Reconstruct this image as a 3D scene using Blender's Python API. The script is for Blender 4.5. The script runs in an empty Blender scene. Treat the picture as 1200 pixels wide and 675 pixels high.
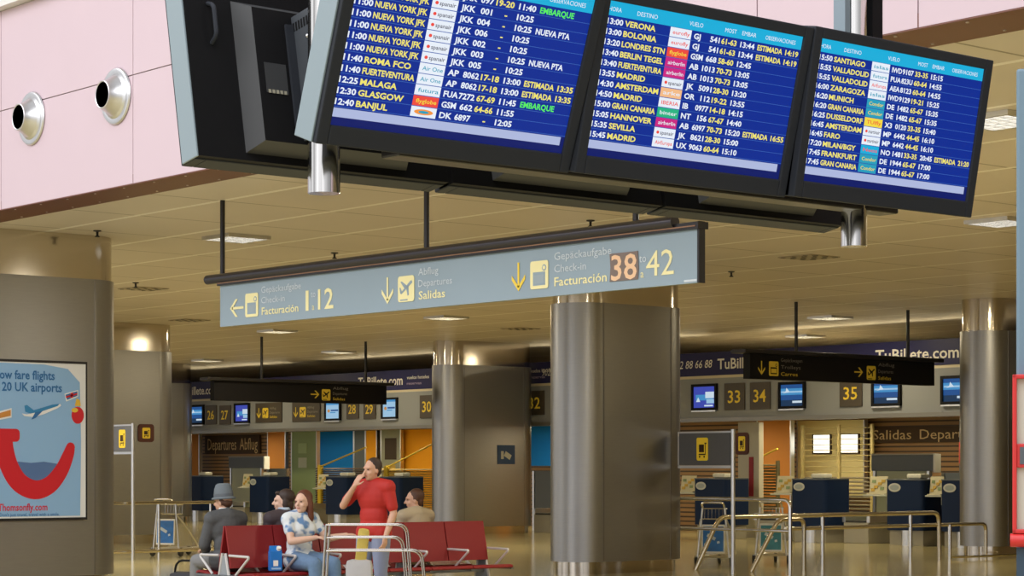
import bpy, bmesh, math, random
from mathutils import Vector, Matrix, Euler
random.seed(7)
PI = math.pi
S = bpy.context.scene
COL = S.collection

# ------------------------------------------------------------------ camera, sky, exposure
EYE = 1.5            # camera height
FOC = 2528.0         # focal length in pixels of a 1200 px wide frame
CX, HZ = 600.0, 549.0
FW = (-0.765, 0.644)     # camera forward on the floor plan (x, y)
RT = (0.644, 0.765)      # camera right
cam_d = bpy.data.cameras.new('camera'); cam = bpy.data.objects.new('camera', cam_d); COL.objects.link(cam)
cam.location = (0, 0, EYE)
cam.rotation_euler = (PI/2, 0, math.atan2(0.765, 0.644))
cam_d.sensor_width = 36; cam_d.lens = FOC/1200*36
cam_d.shift_y = (HZ-337.5)/1200
cam_d.clip_end = 300
S.camera = cam
S.view_settings.view_transform = 'Standard'; S.view_settings.look = 'None'
S.view_settings.gamma = 1; S.view_settings.use_curve_mapping = False
S.view_settings.exposure = 0.0

w = bpy.data.worlds.new('daylight'); S.world = w; w.use_nodes = True
bg = w.node_tree.nodes['Background']
wt = w.node_tree; wg = wt.nodes.new('ShaderNodeTexCoord'); wn = wt.nodes.new('ShaderNodeTexNoise'); wn.inputs['Scale'].default_value = 2.2; wn.inputs['Detail'].default_value = 2
wr_ = wt.nodes.new('ShaderNodeValToRGB'); wr_.color_ramp.elements[0].position = 0.38; wr_.color_ramp.elements[0].color = (0.35, 0.35, 0.36, 1)
wr_.color_ramp.elements[1].position = 0.60; wr_.color_ramp.elements[1].color = (1.0, 1.0, 1.03, 1)
wt.links.new(wg.outputs['Generated'], wn.inputs['Vector']); wt.links.new(wn.outputs['Fac'], wr_.inputs[0]); wsx = wt.nodes.new('ShaderNodeSeparateXYZ'); wt.links.new(wg.outputs['Generated'], wsx.inputs[0])
wmr = wt.nodes.new('ShaderNodeMapRange'); wmr.inputs['From Min'].default_value = 0.1; wmr.inputs['From Max'].default_value = -0.9; wmr.inputs['To Min'].default_value = 0.55; wmr.inputs['To Max'].default_value = 1.75
wt.links.new(wsx.outputs['Y'], wmr.inputs['Value']); wmu = wt.nodes.new('ShaderNodeVectorMath'); wmu.operation = 'SCALE'
wt.links.new(wr_.outputs[0], wmu.inputs[0]); wt.links.new(wmr.outputs[0], wmu.inputs['Scale']); wt.links.new(wmu.outputs[0], bg.inputs[0])
bg.inputs[1].default_value = 0.80

def area(name, loc, rot, sx, sy, power, color):
    l = bpy.data.lights.new(name, 'AREA'); l.shape = 'RECTANGLE'; l.size = sx; l.size_y = sy
    l.energy = power; l.color = color
    o = bpy.data.objects.new(name, l); COL.objects.link(o); o.location = loc; o.rotation_euler = rot
    return o
# daylight falling through the roof glazing of the tall hall in front of the check-in area
area('skylight', (-14, -4, 13), (math.radians(14), 0, 0), 44, 16, 5600, (0.97, 0.97, 1.0))
# ------------------------------------------------------------------ geometry of the photograph
def P(px, z):
    l = (px-CX)/FOC*z
    return (z*FW[0]+l*RT[0], z*FW[1]+l*RT[1])
def onY(px, Y):
    k = (px-CX)/FOC; z = Y/(FW[1]+k*RT[1])
    return z*(FW[0]+k*RT[0])
def zY(px, Y):
    return Y/(FW[1]+(px-CX)/FOC*RT[1])
def onX(px, X):
    k = (px-CX)/FOC; z = X/(FW[0]+k*RT[0])
    return z*(FW[1]+k*RT[1])
def zX(px, X):
    return X/(FW[0]+(px-CX)/FOC*RT[0])
def H(py, z):
    return EYE+(HZ-py)*z/FOC
CEIL = EYE+2.9
def onC(px, py, h=2.9):
    return P(px, FOC*h/(HZ-py))

# ------------------------------------------------------------------ materials
MATS = {}
def mat(name, col, rough=0.5, metal=0.0, emit=None, es=1.0, noise=0.0, nscale=20, bump=0.0, aniso=0.0, alpha=None, trans=0.0, stretch=None):
    if name in MATS: return MATS[name]
    m = bpy.data.materials.new(name); m.use_nodes = True
    nt = m.node_tree; b = nt.nodes['Principled BSDF']
    b.inputs['Base Color'].default_value = (*col, 1)
    b.inputs['Roughness'].default_value = rough; b.inputs['Metallic'].default_value = metal
    if emit:
        b.inputs['Emission Color'].default_value = (*emit, 1); b.inputs['Emission Strength'].default_value = es
    if trans: b.inputs['Transmission Weight'].default_value = trans
    if name in ('black_plastic', 'charcoal_casing', 'navy_laminate', 'sign_face_black', 'banner_navy', 'panel_blue', 'panel_orange', 'dark_brown_board'): b.inputs['Specular IOR Level'].default_value = 0.18
    if emit and es >= 0.9 and col[0] < 0.02: b.inputs['Specular IOR Level'].default_value = 0.12
    if aniso: b.inputs['Anisotropic'].default_value = aniso
    if noise or bump:
        tc = nt.nodes.new('ShaderNodeTexCoord'); n = nt.nodes.new('ShaderNodeTexNoise')
        n.inputs['Scale'].default_value = nscale; n.inputs['Detail'].default_value = 4
        src = tc.outputs['Object']
        if stretch:
            mp = nt.nodes.new('ShaderNodeMapping'); mp.inputs['Scale'].default_value = stretch
            nt.links.new(src, mp.inputs[0]); src = mp.outputs[0]
        nt.links.new(src, n.inputs['Vector'])
        if noise:
            mx = nt.nodes.new('ShaderNodeMix'); mx.data_type = 'RGBA'
            mx.inputs[6].default_value = (*[c*(1-noise) for c in col], 1)
            mx.inputs[7].default_value = (*[min(1, c*(1+noise)) for c in col], 1)
            nt.links.new(n.outputs['Fac'], mx.inputs[0]); nt.links.new(mx.outputs[2], b.inputs['Base Color'])
        if bump:
            bp = nt.nodes.new('ShaderNodeBump'); bp.inputs['Strength'].default_value = bump; bp.inputs['Distance'].default_value = 0.01
            nt.links.new(n.outputs['Fac'], bp.inputs['Height']); nt.links.new(bp.outputs[0], b.inputs['Normal'])
    MATS[name] = m
    return m

def grid_mat(name, base, line, sx, sy, wx, wy, ox=0, oy=0, rough=0.5, line2=None, noise=0.05, nscale=3, axes=(0, 1), bump=0.15):
    """flat colour crossed by joint lines: along y every sx metres of x, along x every sy metres of y"""
    m = bpy.data.materials.new(name); m.use_nodes = True; nt = m.node_tree; N = nt.nodes; L = nt.links
    b = N['Principled BSDF']; b.inputs['Roughness'].default_value = rough
    g = N.new('ShaderNodeNewGeometry'); sp = N.new('ShaderNodeSeparateXYZ'); L.new(g.outputs['Position'], sp.inputs[0])
    def mask(ax, step, off, wd):
        a = N.new('ShaderNodeMath'); a.operation = 'SUBTRACT'; L.new(sp.outputs[ax], a.inputs[0]); a.inputs[1].default_value = off
        d = N.new('ShaderNodeMath'); d.operation = 'PINGPONG'; L.new(a.outputs[0], d.inputs[0]); d.inputs[1].default_value = step/2
        c = N.new('ShaderNodeMath'); c.operation = 'LESS_THAN'; L.new(d.outputs[0], c.inputs[0]); c.inputs[1].default_value = wd/2
        return c
    mx, my = mask(axes[0], sx, ox, wx), mask(axes[1], sy, oy, wy)
    n = N.new('ShaderNodeTexNoise'); n.inputs['Scale'].default_value = nscale; L.new(g.outputs['Position'], n.inputs['Vector'])
    c0 = N.new('ShaderNodeMix'); c0.data_type = 'RGBA'
    c0.inputs[6].default_value = (*[c*(1-noise) for c in base], 1); c0.inputs[7].default_value = (*[c*(1+noise) for c in base], 1)
    L.new(n.outputs['Fac'], c0.inputs[0])
    c1 = N.new('ShaderNodeMix'); c1.data_type = 'RGBA'; L.new(mx.outputs[0], c1.inputs[0]); L.new(c0.outputs[2], c1.inputs[6]); c1.inputs[7].default_value = (*(line2 or line), 1)
    c2 = N.new('ShaderNodeMix'); c2.data_type = 'RGBA'; L.new(my.outputs[0], c2.inputs[0]); L.new(c1.outputs[2], c2.inputs[6]); c2.inputs[7].default_value = (*line, 1)
    L.new(c2.outputs[2], b.inputs['Base Color'])
    MATS[name] = m
    return m

STEEL = mat('brushed_steel', (0.37, 0.365, 0.36), 0.36, 1.0, noise=0.06, nscale=6, stretch=(1, 1, 14))
MIRROR = mat('polished_steel', (0.62, 0.57, 0.50), 0.13, 1.0)
CHROME = mat('chrome', (0.80, 0.79, 0.77), 0.12, 1.0)
TUBEM = mat('satin_tube', (0.66, 0.60, 0.48), 0.22, 1.0)
ALU = mat('aluminium', (0.70, 0.70, 0.70), 0.32, 1.0)
BLACK = mat('black_plastic', (0.006, 0.006, 0.007), 0.6, noise=0.2, nscale=40)
CASE = mat('charcoal_casing', (0.030, 0.034, 0.043), 0.5)
SIDE = mat('pale_blue_grey_enamel', (0.23, 0.295, 0.335), 0.45)
DARKM = mat('dark_metal', (0.035, 0.032, 0.032), 0.35, 0.6)
RAILM = mat('dark_bronze_tube', (0.06, 0.055, 0.06), 0.28, 0.7)
WHITE = mat('white_plastic', (0.80, 0.79, 0.74), 0.4)
CREAM = mat('cream_plastic', (0.72, 0.70, 0.58), 0.4)
RED = mat('red_upholstery', (0.235, 0.006, 0.008), 0.55, bump=0.1, nscale=60)
NAVY = mat('navy_laminate', (0.006, 0.018, 0.060), 0.5)
GREYP = mat('grey_laminate', (0.30, 0.29, 0.26), 0.45)
SLATE = mat('slate_laminate', (0.09, 0.105, 0.125), 0.45)
YEL = mat('sign_yellow', (0.78, 0.55, 0.03), 0.5, emit=(0.9, 0.6, 0.03), es=0.12)
YELD = mat('yellow_paint', (0.70, 0.50, 0.04), 0.45)
BROWN = mat('dark_brown_board', (0.06, 0.035, 0.02), 0.5)
RUBBER = mat('black_rubber', (0.02, 0.02, 0.02), 0.7)

# ------------------------------------------------------------------ mesh helper
class MB:
    def __init__(s): s.v = []; s.f = []; s.m = []; s.mats = []
    def mi(s, m):
        if m not in s.mats: s.mats.append(m)
        return s.mats.index(m)
    def add(s, vs, fs, m, M=None):
        o = len(s.v); i = s.mi(m)
        for v in vs: s.v.append(tuple(M @ Vector(v)) if M is not None else tuple(v))
        for f in fs: s.f.append([o+k for k in f]); s.m.append(i)
        return s
    def box(s, c, d, m, rot=None, bev=0.0):
        M = Matrix.Translation(c)
        if rot: M = M @ Euler(rot).to_matrix().to_4x4()
        x, y, z = d[0]/2, d[1]/2, d[2]/2
        if bev <= 0:
            vs = [(a*x, b*y, e*z) for a in (-1, 1) for b in (-1, 1) for e in (-1, 1)]
            fs = [(0,1,3,2), (4,6,7,5), (0,4,5,1), (2,3,7,6), (0,2,6,4), (1,5,7,3)]
            return s.add(vs, fs, m, M)
        bm = bmesh.new(); bmesh.ops.create_cube(bm, size=1)
        for v in bm.verts: v.co = Vector((v.co.x*d[0], v.co.y*d[1], v.co.z*d[2]))
        bmesh.ops.bevel(bm, geom=bm.edges[:], offset=min(bev, min(d)*0.45), segments=2, affect='EDGES', profile=0.6)
        bm.verts.ensure_lookup_table()
        vs = [tuple(v.co) for v in bm.verts]; fs = [[v.index for v in f.verts] for f in bm.faces]; bm.free()
        return s.add(vs, fs, m, M)
    def bx(s, a, b, m, bev=0.0):
        return s.box([(a[i]+b[i])/2 for i in range(3)], [abs(b[i]-a[i]) for i in range(3)], m, bev=bev)
    def tube(s, pts, r, m, n=10, cap=True):
        pts = [Vector(p) for p in pts]; rr = r if isinstance(r, (list, tuple)) else [r]*len(pts)
        T = []
        for i in range(len(pts)):
            a = pts[max(i-1, 0)]; b = pts[min(i+1, len(pts)-1)]; T.append((b-a).normalized())
        u = T[0].orthogonal().normalized(); vs = []; fs = []
        for i, p in enumerate(pts):
            u = (u-T[i]*u.dot(T[i])).normalized(); w2 = T[i].cross(u)
            for k in range(n):
                a = 2*PI*k/n; vs.append(p+(u*math.cos(a)+w2*math.sin(a))*rr[i])
        for i in range(len(pts)-1):
            for k in range(n):
                k2 = (k+1) % n; fs.append((i*n+k, i*n+k2, (i+1)*n+k2, (i+1)*n+k))
        if cap: fs.append(tuple(range(n))[::-1]); fs.append(tuple((len(pts)-1)*n+k for k in range(n)))
        return s.add(vs, fs, m)
    def rtube(s, pts, r, m, rad=0.06, n=10, seg=5):
        """tube through corner points with rounded corners"""
        P_ = [Vector(p) for p in pts]; out = [P_[0]]
        for i in range(1, len(P_)-1):
            a, b, c = P_[i-1], P_[i], P_[i+1]
            d = min(rad, (a-b).length*0.45, (c-b).length*0.45)
            p0 = b+(a-b).normalized()*d; p1 = b+(c-b).normalized()*d
            for k in range(seg+1):
                t = k/seg; out.append(p0*(1-t)**2+b*2*t*(1-t)+p1*t*t)
        out.append(P_[-1])
        return s.tube(out, r, m, n)
    def prism(s, poly, z0, z1, m, M=None):
        n = len(poly)
        vs = [(p[0], p[1], z0) for p in poly]+[(p[0], p[1], z1) for p in poly]
        fs = [tuple(range(n))[::-1], tuple(range(n, 2*n))]+[(k, (k+1) % n, n+(k+1) % n, n+k) for k in range(n)]
        return s.add(vs, fs, m, M)
    def plate(s, poly, y, m, t=0.004):
        """polygon in the x/z plane, facing -y, t thick"""
        M = Matrix(((1,0,0,0),(0,0,1,y),(0,1,0,0),(0,0,0,1)))
        return s.prism(poly[::-1], -t, 0, m, M)
    def lathe(s, prof, m, n=24, M=None):
        vs = []; fs = []
        for r, z in prof:
            for k in range(n): a = 2*PI*k/n; vs.append((r*math.cos(a), r*math.sin(a), z))
        for i in range(len(prof)-1):
            for k in range(n):
                k2 = (k+1) % n; fs.append((i*n+k, i*n+k2, (i+1)*n+k2, (i+1)*n+k))
        if prof[0][0] > 1e-4: fs.append(tuple(range(n))[::-1])
        if prof[-1][0] > 1e-4: fs.append(tuple((len(prof)-1)*n+k for k in range(n)))
        return s.add(vs, fs, m, M)
    def ball(s, c, r, m, n=14, M=None):
        r = r if isinstance(r, (list, tuple)) else (r, r, r)
        T = Matrix.Translation(c) @ (M or Matrix.Identity(4)) @ Matrix.Diagonal((*r, 1))
        k = n//2
        return s.lathe([(math.sin(PI*i/k)*1.0 if 0 < i < k else 0.0, -math.cos(PI*i/k)) for i in range(k+1)], m, n, T)
    def limb(s, pts, rad, m, n=12):
        for i, p in enumerate(pts): s.ball(p, rad[i], m, n)
        for i in range(len(pts)-1): s.tube([pts[i], pts[i+1]], [rad[i], rad[i+1]], m, n)
        return s
    def text(s, txt, x0, z0, size, y, m, width=None, align='L', bold=0.0, shear=0.0):
        """lettering in the x/z plane facing -y; size = cap height"""
        vs, fs, wd = glyphs(txt, bold)
        k = size/0.70; kx = k
        if width and wd > 0: kx = width/wd
        dx = {'L': 0, 'C': -wd*kx/2, 'R': -wd*kx}[align]
        s.add([(x0+dx+a*kx+b*k*shear, y, z0+b*k) for a, b in vs], fs, m)
        return s
    def build(s, name, parent=None, loc=None, rot=None, smooth=False):
        me = bpy.data.meshes.new(name); me.from_pydata(s.v, [], s.f)
        for m in s.mats: me.materials.append(m)
        me.polygons.foreach_set('material_index', s.m)
        bm = bmesh.new(); bm.from_mesh(me); bmesh.ops.remove_doubles(bm, verts=bm.verts[:], dist=1e-6)
        if name not in ('lettering', 'flight_text', 'column_heading', 'word', 'number', 'arrow'): bmesh.ops.recalc_face_normals(bm, faces=bm.faces[:])
        bm.to_mesh(me); bm.free()
        if smooth:
            me.polygons.foreach_set('use_smooth', [True]*len(me.polygons))
            me.set_sharp_from_angle(angle=math.radians(38))
        o = bpy.data.objects.new(name, me); COL.objects.link(o)
        if parent: o.parent = parent
        if loc: o.location = loc
        if rot: o.rotation_euler = rot
        return o

GC = {}
def glyphs(txt, bold):
    key = (txt, bold)
    if key in GC: return GC[key]
    c = bpy.data.curves.new('t', 'FONT'); c.body = txt; c.size = 1.0; c.resolution_u = 2; c.offset = bold
    o = bpy.data.objects.new('t', c); COL.objects.link(o)
    dg = bpy.context.evaluated_depsgraph_get()
    me = bpy.data.meshes.new_from_object(o.evaluated_get(dg))
    vs = [(v.co.x, v.co.y) for v in me.vertices]; fs = []
    for p in me.polygons:
        f = list(p.vertices)
        ar = sum(vs[f[i]][0]*vs[f[(i+1) % len(f)]][1]-vs[f[(i+1) % len(f)]][0]*vs[f[i]][1] for i in range(len(f)))
        fs.append(f if ar > 0 else f[::-1])
    if vs:
        x0 = min(v[0] for v in vs); x1 = max(v[0] for v in vs); vs = [(a-x0, b) for a, b in vs]; wd = x1-x0
    else: wd = 0
    bpy.data.objects.remove(o); bpy.data.curves.remove(c); bpy.data.meshes.remove(me)
    GC[key] = (vs, fs, wd)
    return GC[key]

def tag(o, label, cat, group=None):
    o['label'] = label; o['category'] = cat
    if group: o['group'] = group
    return o
def thing(name, label, cat, loc=(0, 0, 0), rz=0.0, group=None, rot=None):
    o = bpy.data.objects.new(name, None); COL.objects.link(o); o.empty_display_size = 0.1
    o.location = loc; o.rotation_euler = rot or (0, 0, rz)
    return tag(o, label, cat, group)
def struct(o): o['kind'] = 'structure'; return o
def copy_tree(o, parent=None):
    c = o.copy(); COL.objects.link(c)
    if parent: c.parent = parent
    for ch in list(o.children): copy_tree(ch, c)
    return c
def stadium(r, s, n=14):
    """outline of a pillar: radius r, straight length s along y"""
    pts = [(r*math.cos(a), s/2+r*math.sin(a)) for a in [PI*k/n for k in range(n+1)]]
    pts += [(r*math.cos(a), -s/2+r*math.sin(a)) for a in [PI+PI*k/n for k in range(n+1)]]
    return pts
def rrect(x0, z0, x1, z1, r, n=4):
    out = []
    for cx, cz, a0 in ((x1-r, z1-r, 0), (x0+r, z1-r, PI/2), (x0+r, z0+r, PI), (x1-r, z0+r, 1.5*PI)):
        for k in range(n+1):
            a = a0+PI/2*k/n; out.append((cx+r*math.cos(a), cz+r*math.sin(a)))
    return out
def ellipse(cx, cz, rx, rz, n=24):
    return [(cx+rx*math.cos(2*PI*k/n), cz+rz*math.sin(2*PI*k/n)) for k in range(n)]

# ================================================================== SETTING
WALLY = 11.2
FLOORM = grid_mat('polished_stone_floor', (0.54, 0.465, 0.235), (0.44, 0.375, 0.19), 0.9, 0.9, 0.006, 0.006, rough=0.13, noise=0.10, nscale=5)
struct(MB().bx((-110, -8, -0.1), (18, 62, 0), FLOORM).build('floor'))
CEILM = grid_mat('ceiling_panels', (0.70, 0.63, 0.555), (0.98, 0.94, 0.88), 1.77, 1.48, 0.03, 0.075, ox=-23.45, oy=15.6, rough=0.42, line2=(0.30, 0.25, 0.18), noise=0.10, nscale=0.5)
struct(MB().bx((-110, 11.7, CEIL), (18, 62, CEIL+0.12), CEILM).build('ceiling'))
SOFM = mat('maroon_brown_board', (0.15, 0.05, 0.03), 0.45)
sf = MB().bx((-110, WALLY+0.002, CEIL-0.005), (18, 11.75, CEIL+0.10), SOFM)
SCR = mat('bright_screw', (0.8, 0.75, 0.7), 0.3, 1.0)
for k in range(90):
    for yy in (11.27, 11.66): sf.lathe([(0.012, -0.006), (0.012, 0)], SCR, 8, Matrix.Translation((-40+k*0.6, yy, CEIL-0.005)))
struct(sf.build('trim_1'))
# pink-white bulkhead above the edge of the ceiling, panel by panel with open joints
PINK = mat('pink_white_panel', (0.61, 0.478, 0.53), 0.5, noise=0.02, nscale=2)
wl = MB(); zt, zm, zb = EYE+5.13, EYE+4.01, CEIL
wl.bx((-110, WALLY+0.012, zb), (18, WALLY+0.3, zt), mat('joint_grey', (0.25, 0.2, 0.2), 0.7))  # grey backing board that shows through the panel joints
xs = [-19.3-2.9*k for k in range(-3, 20)][::-1]
xs = [x for x in xs if x < -10] + [-9.15, -6.25, -3.35, -0.45, 2.45, 5.35, 8.25, 11.15, 14.05, 17]
for a, b in zip(xs[:-1], xs[1:]):
    for c, d in ((zb, zm), (zm, zt)):
        wl.bx((a+0.006, WALLY, c+0.006), (b-0.006, WALLY+0.02, d-0.006), PINK)
struct(wl.build('wall_front'))
struct(MB().bx((-110, WALLY-0.12, zt), (18, WALLY+0.3, zt+0.5), mat('white_coping', (0.70, 0.69, 0.66), 0.5)).build('trim_2'))
# far walls of the check-in hall
FY = 33.0                      # front face of the check-in fascia
BEIGE = mat('warm_beige_wall', (0.45, 0.36, 0.20), 0.6, noise=0.08, nscale=1.5)
struct(MB().bx((-110, 62, 0), (18, 62.2, CEIL), BEIGE).build('wall_back'))
struct(MB().bx((17.8, 11.7, 0), (18, 62, CEIL), BEIGE).build('wall_right'))
struct(MB().bx((-110.2, 11.7, 0), (-110, 62, CEIL), BEIGE).build('wall_left'))
# timber back wall behind the counters
BY = 37.0
BH = 2.62
slat = bpy.data.materials.new('brown_slats'); slat.use_nodes = True
nt = slat.node_tree; b = nt.nodes['Principled BSDF']; b.inputs['Roughness'].default_value = 0.5
g = nt.nodes.new('ShaderNodeNewGeometry'); sp = nt.nodes.new('ShaderNodeSeparateXYZ'); nt.links.new(g.outputs['Position'], sp.inputs[0])
pp = nt.nodes.new('ShaderNodeMath'); pp.operation = 'PINGPONG'; nt.links.new(sp.outputs[2], pp.inputs[0]); pp.inputs[1].default_value = 0.055
lt = nt.nodes.new('ShaderNodeMath'); lt.operation = 'LESS_THAN'; nt.links.new(pp.outputs[0], lt.inputs[0]); lt.inputs[1].default_value = 0.018
mx = nt.nodes.new('ShaderNodeMix'); mx.data_type = 'RGBA'; nt.links.new(lt.outputs[0], mx.inputs[0])
mx.inputs[6].default_value = (0.30, 0.17, 0.065, 1); mx.inputs[7].default_value = (0.05, 0.026, 0.012, 1)
nt.links.new(mx.outputs[2], b.inputs['Base Color'])
struct(MB().bx((-95, BY, 0), (12, BY+0.15, BH), slat).build('wall_counter'))
# fascia bulkhead above the counters
FZ0, FZ1, FZ2, FZ3 = EYE+1.0, EYE+1.085, EYE+1.99, EYE+2.49
FASM = mat('fascia_grey', (0.24, 0.25, 0.255), 0.6, noise=0.04, nscale=1)
fa = MB().bx((-95, FY, FZ1), (12, FY+0.35, FZ2-0.06), FASM)
fa.bx((-95, FY+0.02, FZ2-0.06), (12, FY+0.35, FZ2), mat('fascia_cream_band', (0.62, 0.55, 0.38), 0.5))
struct(fa.build('wall_fascia'))
struct(MB().bx((-95, FY-0.05, FZ0), (12, FY+0.3, FZ1-0.002), mat('ledge_grey', (0.22, 0.21, 0.19), 0.35, 0.6)).build('trim_3'))
struct(MB().bx((-95, FY+0.36, BH), (12, BY+0.15, BH+0.05), mat('counter_ceiling_cream', (0.62, 0.55, 0.36), 0.6)).build('ceiling'))

# ------------------------------------------------------------------ pillars
def pillar(label, cx, cy, s, r=0.455, top=EYE+2.35, notice=None):
    t = thing('pillar', label, 'pillar', (cx, cy, 0), 0, 'steel clad oval pillars')
    seam = mat('seam_strip', (0.30, 0.29, 0.28), 0.3, 1.0)
    c = MB().prism(stadium(r, s), 0.175, top, STEEL)
    c.build('cladding', t, smooth=True)
    sm = MB()
    for yy in (-s/2, s/2):
        for sx in (1,): sm.box((sx*r, yy, (0.175+top)/2), (0.008, 0.022, top-0.18), seam)
    sm.build('joint_strip', t)
    MB().prism(stadium(r-0.07, s), 0, 0.175, MIRROR).build('plinth', t, smooth=True)
    MB().prism(stadium(r-0.03, s), top, CEIL-0.002, MIRROR).build('crown', t, smooth=True)
    return t
PX, PY = -23.05, 21.35
pillar('tall oval steel pillar standing alone in the centre, under the hanging blue sign', -23.02, 21.36, 1.33)
pillar('broad steel pillar on the far left carrying the blue poster', -24.3, 12.55, 1.50)
BPX, BPY = P(565, 49.8)
pillar('oval steel pillar behind the red bench with a small blue notice', BPX, BPY, 1.78)
L2X, L2Y = P(135, 43.2)
pillar('steel pillar behind the poster pillar, with small brown trolley sign', L2X, L2Y, 1.55)
L3X, L3Y = P(181, 59.4)
pillar('farthest steel pillar on the left, mostly hidden behind another pillar', L3X, L3Y, 1.33)
RX, RY = P(1190, 37.6)
pillar('steel pillar on the right beside the numbered check-in desks', RX, RY, 1.6)

# ================================================================== FLIGHT DISPLAYS
def scrmat(name, c, s=1.0): return mat(name, (0.01, 0.01, 0.01), 0.3, emit=c, es=s)
SC_BG = scrmat('screen_blue', (0.002, 0.024, 0.28)); SC_BG2 = scrmat('screen_blue_dark', (0.003, 0.010, 0.13))
SC_HD = scrmat('screen_cyan', (0.01, 0.42, 0.70)); SC_ST = scrmat('screen_strip', (0.42, 0.48, 0.72))
SC_LN = scrmat('screen_line', (0.05, 0.14, 0.48)); SC_W = scrmat('screen_white', (0.80, 0.86, 0.95)); SC_Y = scrmat('screen_yellow', (0.88, 0.78, 0.16))
SC_G = scrmat('screen_green', (0.10, 0.85, 0.12)); SC_R = scrmat('screen_red', (0.85, 0.07, 0.05)); SC_M = scrmat('screen_magenta', (0.60, 0.02, 0.22))
SC_O = scrmat('screen_orange', (0.90, 0.30, 0.05)); SC_T = scrmat('screen_teal', (0.02, 0.34, 0.50)); SC_GR = scrmat('screen_leaf', (0.02, 0.45, 0.22))
SC_LY = scrmat('screen_amber', (0.90, 0.70, 0.06)); SC_K = scrmat('screen_ink', (0.06, 0.06, 0.10)); SC_LO = scrmat('screen_peach', (0.90, 0.50, 0.25))
DW, DH = 1.198, 0.715
BEZ = (0.05, 0.05, 0.045, 0.072)    # left, right, top, bottom
def display(label, vc, u, tilt, face, rows, header, group, ends=()):
    """wall-less flat display; local -y is the screen side, root at the middle of its lower front edge"""
    t = thing('flight_display', label, 'display', (-u, vc, EYE+1.15), 0, group, rot=(tilt, 0, PI/2 if face > 0 else -PI/2))
    # casing: shallow box with a bevelled front frame
    x0, x1 = -DW/2, DW/2
    f = MB()
    il, ir, it, ib = x0+BEZ[0], x1-BEZ[1], DH-BEZ[2], BEZ[3]
    f.bx((x0, 0, 0), (il, 0.10, DH), CASE, 0.006); f.bx((ir, 0, 0), (x1, 0.10, DH), CASE, 0.006)
    f.bx((il, 0, it), (ir, 0.10, DH), CASE, 0.006); f.bx((il, 0, 0), (ir, 0.10, ib), CASE, 0.006)
    f.build('bezel', t)
    for sx in ends:
        MB().box((sx*(DW/2+0.004), 0.075, DH/2), (0.008, 0.11, DH*0.995), SIDE, bev=0.003).build('side_panel', t)
    MB().bx((x0, 0.035, 0.005), (x1, 0.13, DH-0.005), BLACK).build('rear_cover', t)
    # raised electronics housing on the back
    hb = MB(); a, b_ = 0.385, 0.31; z0, z1 = 0.035, 0.645; i0, i1 = 0.345, 0.25
    vs = [(-a, 0.13, z0), (a, 0.13, z0), (a, 0.13, z1), (-a, 0.13, z1), (-i0, 0.21, z0+0.03), (i0, 0.21, z0+0.03), (i0, 0.21, z1-0.045), (-i0, 0.21, z1-0.045)]
    hb.add(vs, [(0, 1, 5, 4), (1, 2, 6, 5), (2, 3, 7, 6), (3, 0, 4, 7)], mat('housing_edge', (0.05, 0.052, 0.055), 0.4)); hb.add(vs, [(4, 5, 6, 7), (0, 3, 2, 1)], BLACK)
    hb.bx((0.14, 0.205, z0+0.10), (0.20, 0.222, z1-0.10), CASE)
    hb.build('rear_housing', t)
    lb = MB().bx((0.215, 0.2105, 0.26), (0.315, 0.2125, 0.38), mat('type_plate', (0.045, 0.047, 0.05), 0.35))
    for k in range(5): lb.box((0.23+0.018*k, 0.2135, 0.265), (0.012, 0.001, 0.014), mat('plate_print', (0.35, 0.33, 0.25), 0.6))
    lb.build('type_plate', t)
    for sx in (-1, 1):
        MB().rtube([(sx*0.49, 0.13, 0.46), (sx*0.49, 0.17, 0.48), (sx*0.49, 0.17, 0.60), (sx*0.49, 0.13, 0.62)], 0.009, CASE, 0.02, 8).build('carry_handle', t, smooth=True)
    # slanted connection shield standing off the back
    cs = MB().box((0.160, 0.285, 0.33), (0.008, 0.15, 0.50), mat('shield_grey', (0.06, 0.068, 0.08), 0.45))
    for zz in (0.13, 0.30, 0.47): cs.ball((0.166, 0.31, zz), 0.009, ALU, 8)
    for k in range(8): cs.box((0.1645, 0.222+0.018*k, 0.535), (0.002, 0.010, 0.035), BLACK)
    cs.build('connector_shield', t)
    # the picture on the screen
    sc = MB(); sw, shh = ir-il, it-ib
    y = 0.012
    sc.bx((il, y, ib), (ir, 0.03, it), SC_BG)
    hd = 0.092 if header else 0.0
    st = 0.052; n = 12; rh = (shh*(1-hd-0.112)) / n
    ztop = it-shh*hd
    if header: sc.bx((il, y-0.001, ztop), (ir, y, it), SC_HD)
    zb = ztop-n*rh
    sc.bx((il, y-0.0008, ib), (ir, y, zb-0.004), SC_BG2)
    sc.bx((il, y-0.0012, ib+shh*0.050), (ir-0.02, y, ib+shh*0.104), SC_ST)
    for k in range(n): sc.bx((il, y-0.0009, ztop-(k+1)*rh-0.0008), (ir, y, ztop-(k+1)*rh+0.0008), SC_LN)
    scr = sc.build('screen', t)
    yt = y-0.0016
    if header:
        for wd, fx, wv in header: MB().text(wd, il+fx*sw, ztop+shh*hd*0.30, 0.017, yt, SC_W, width=wv*sw).build('column_heading', scr)
    ch = rh*0.54
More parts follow.
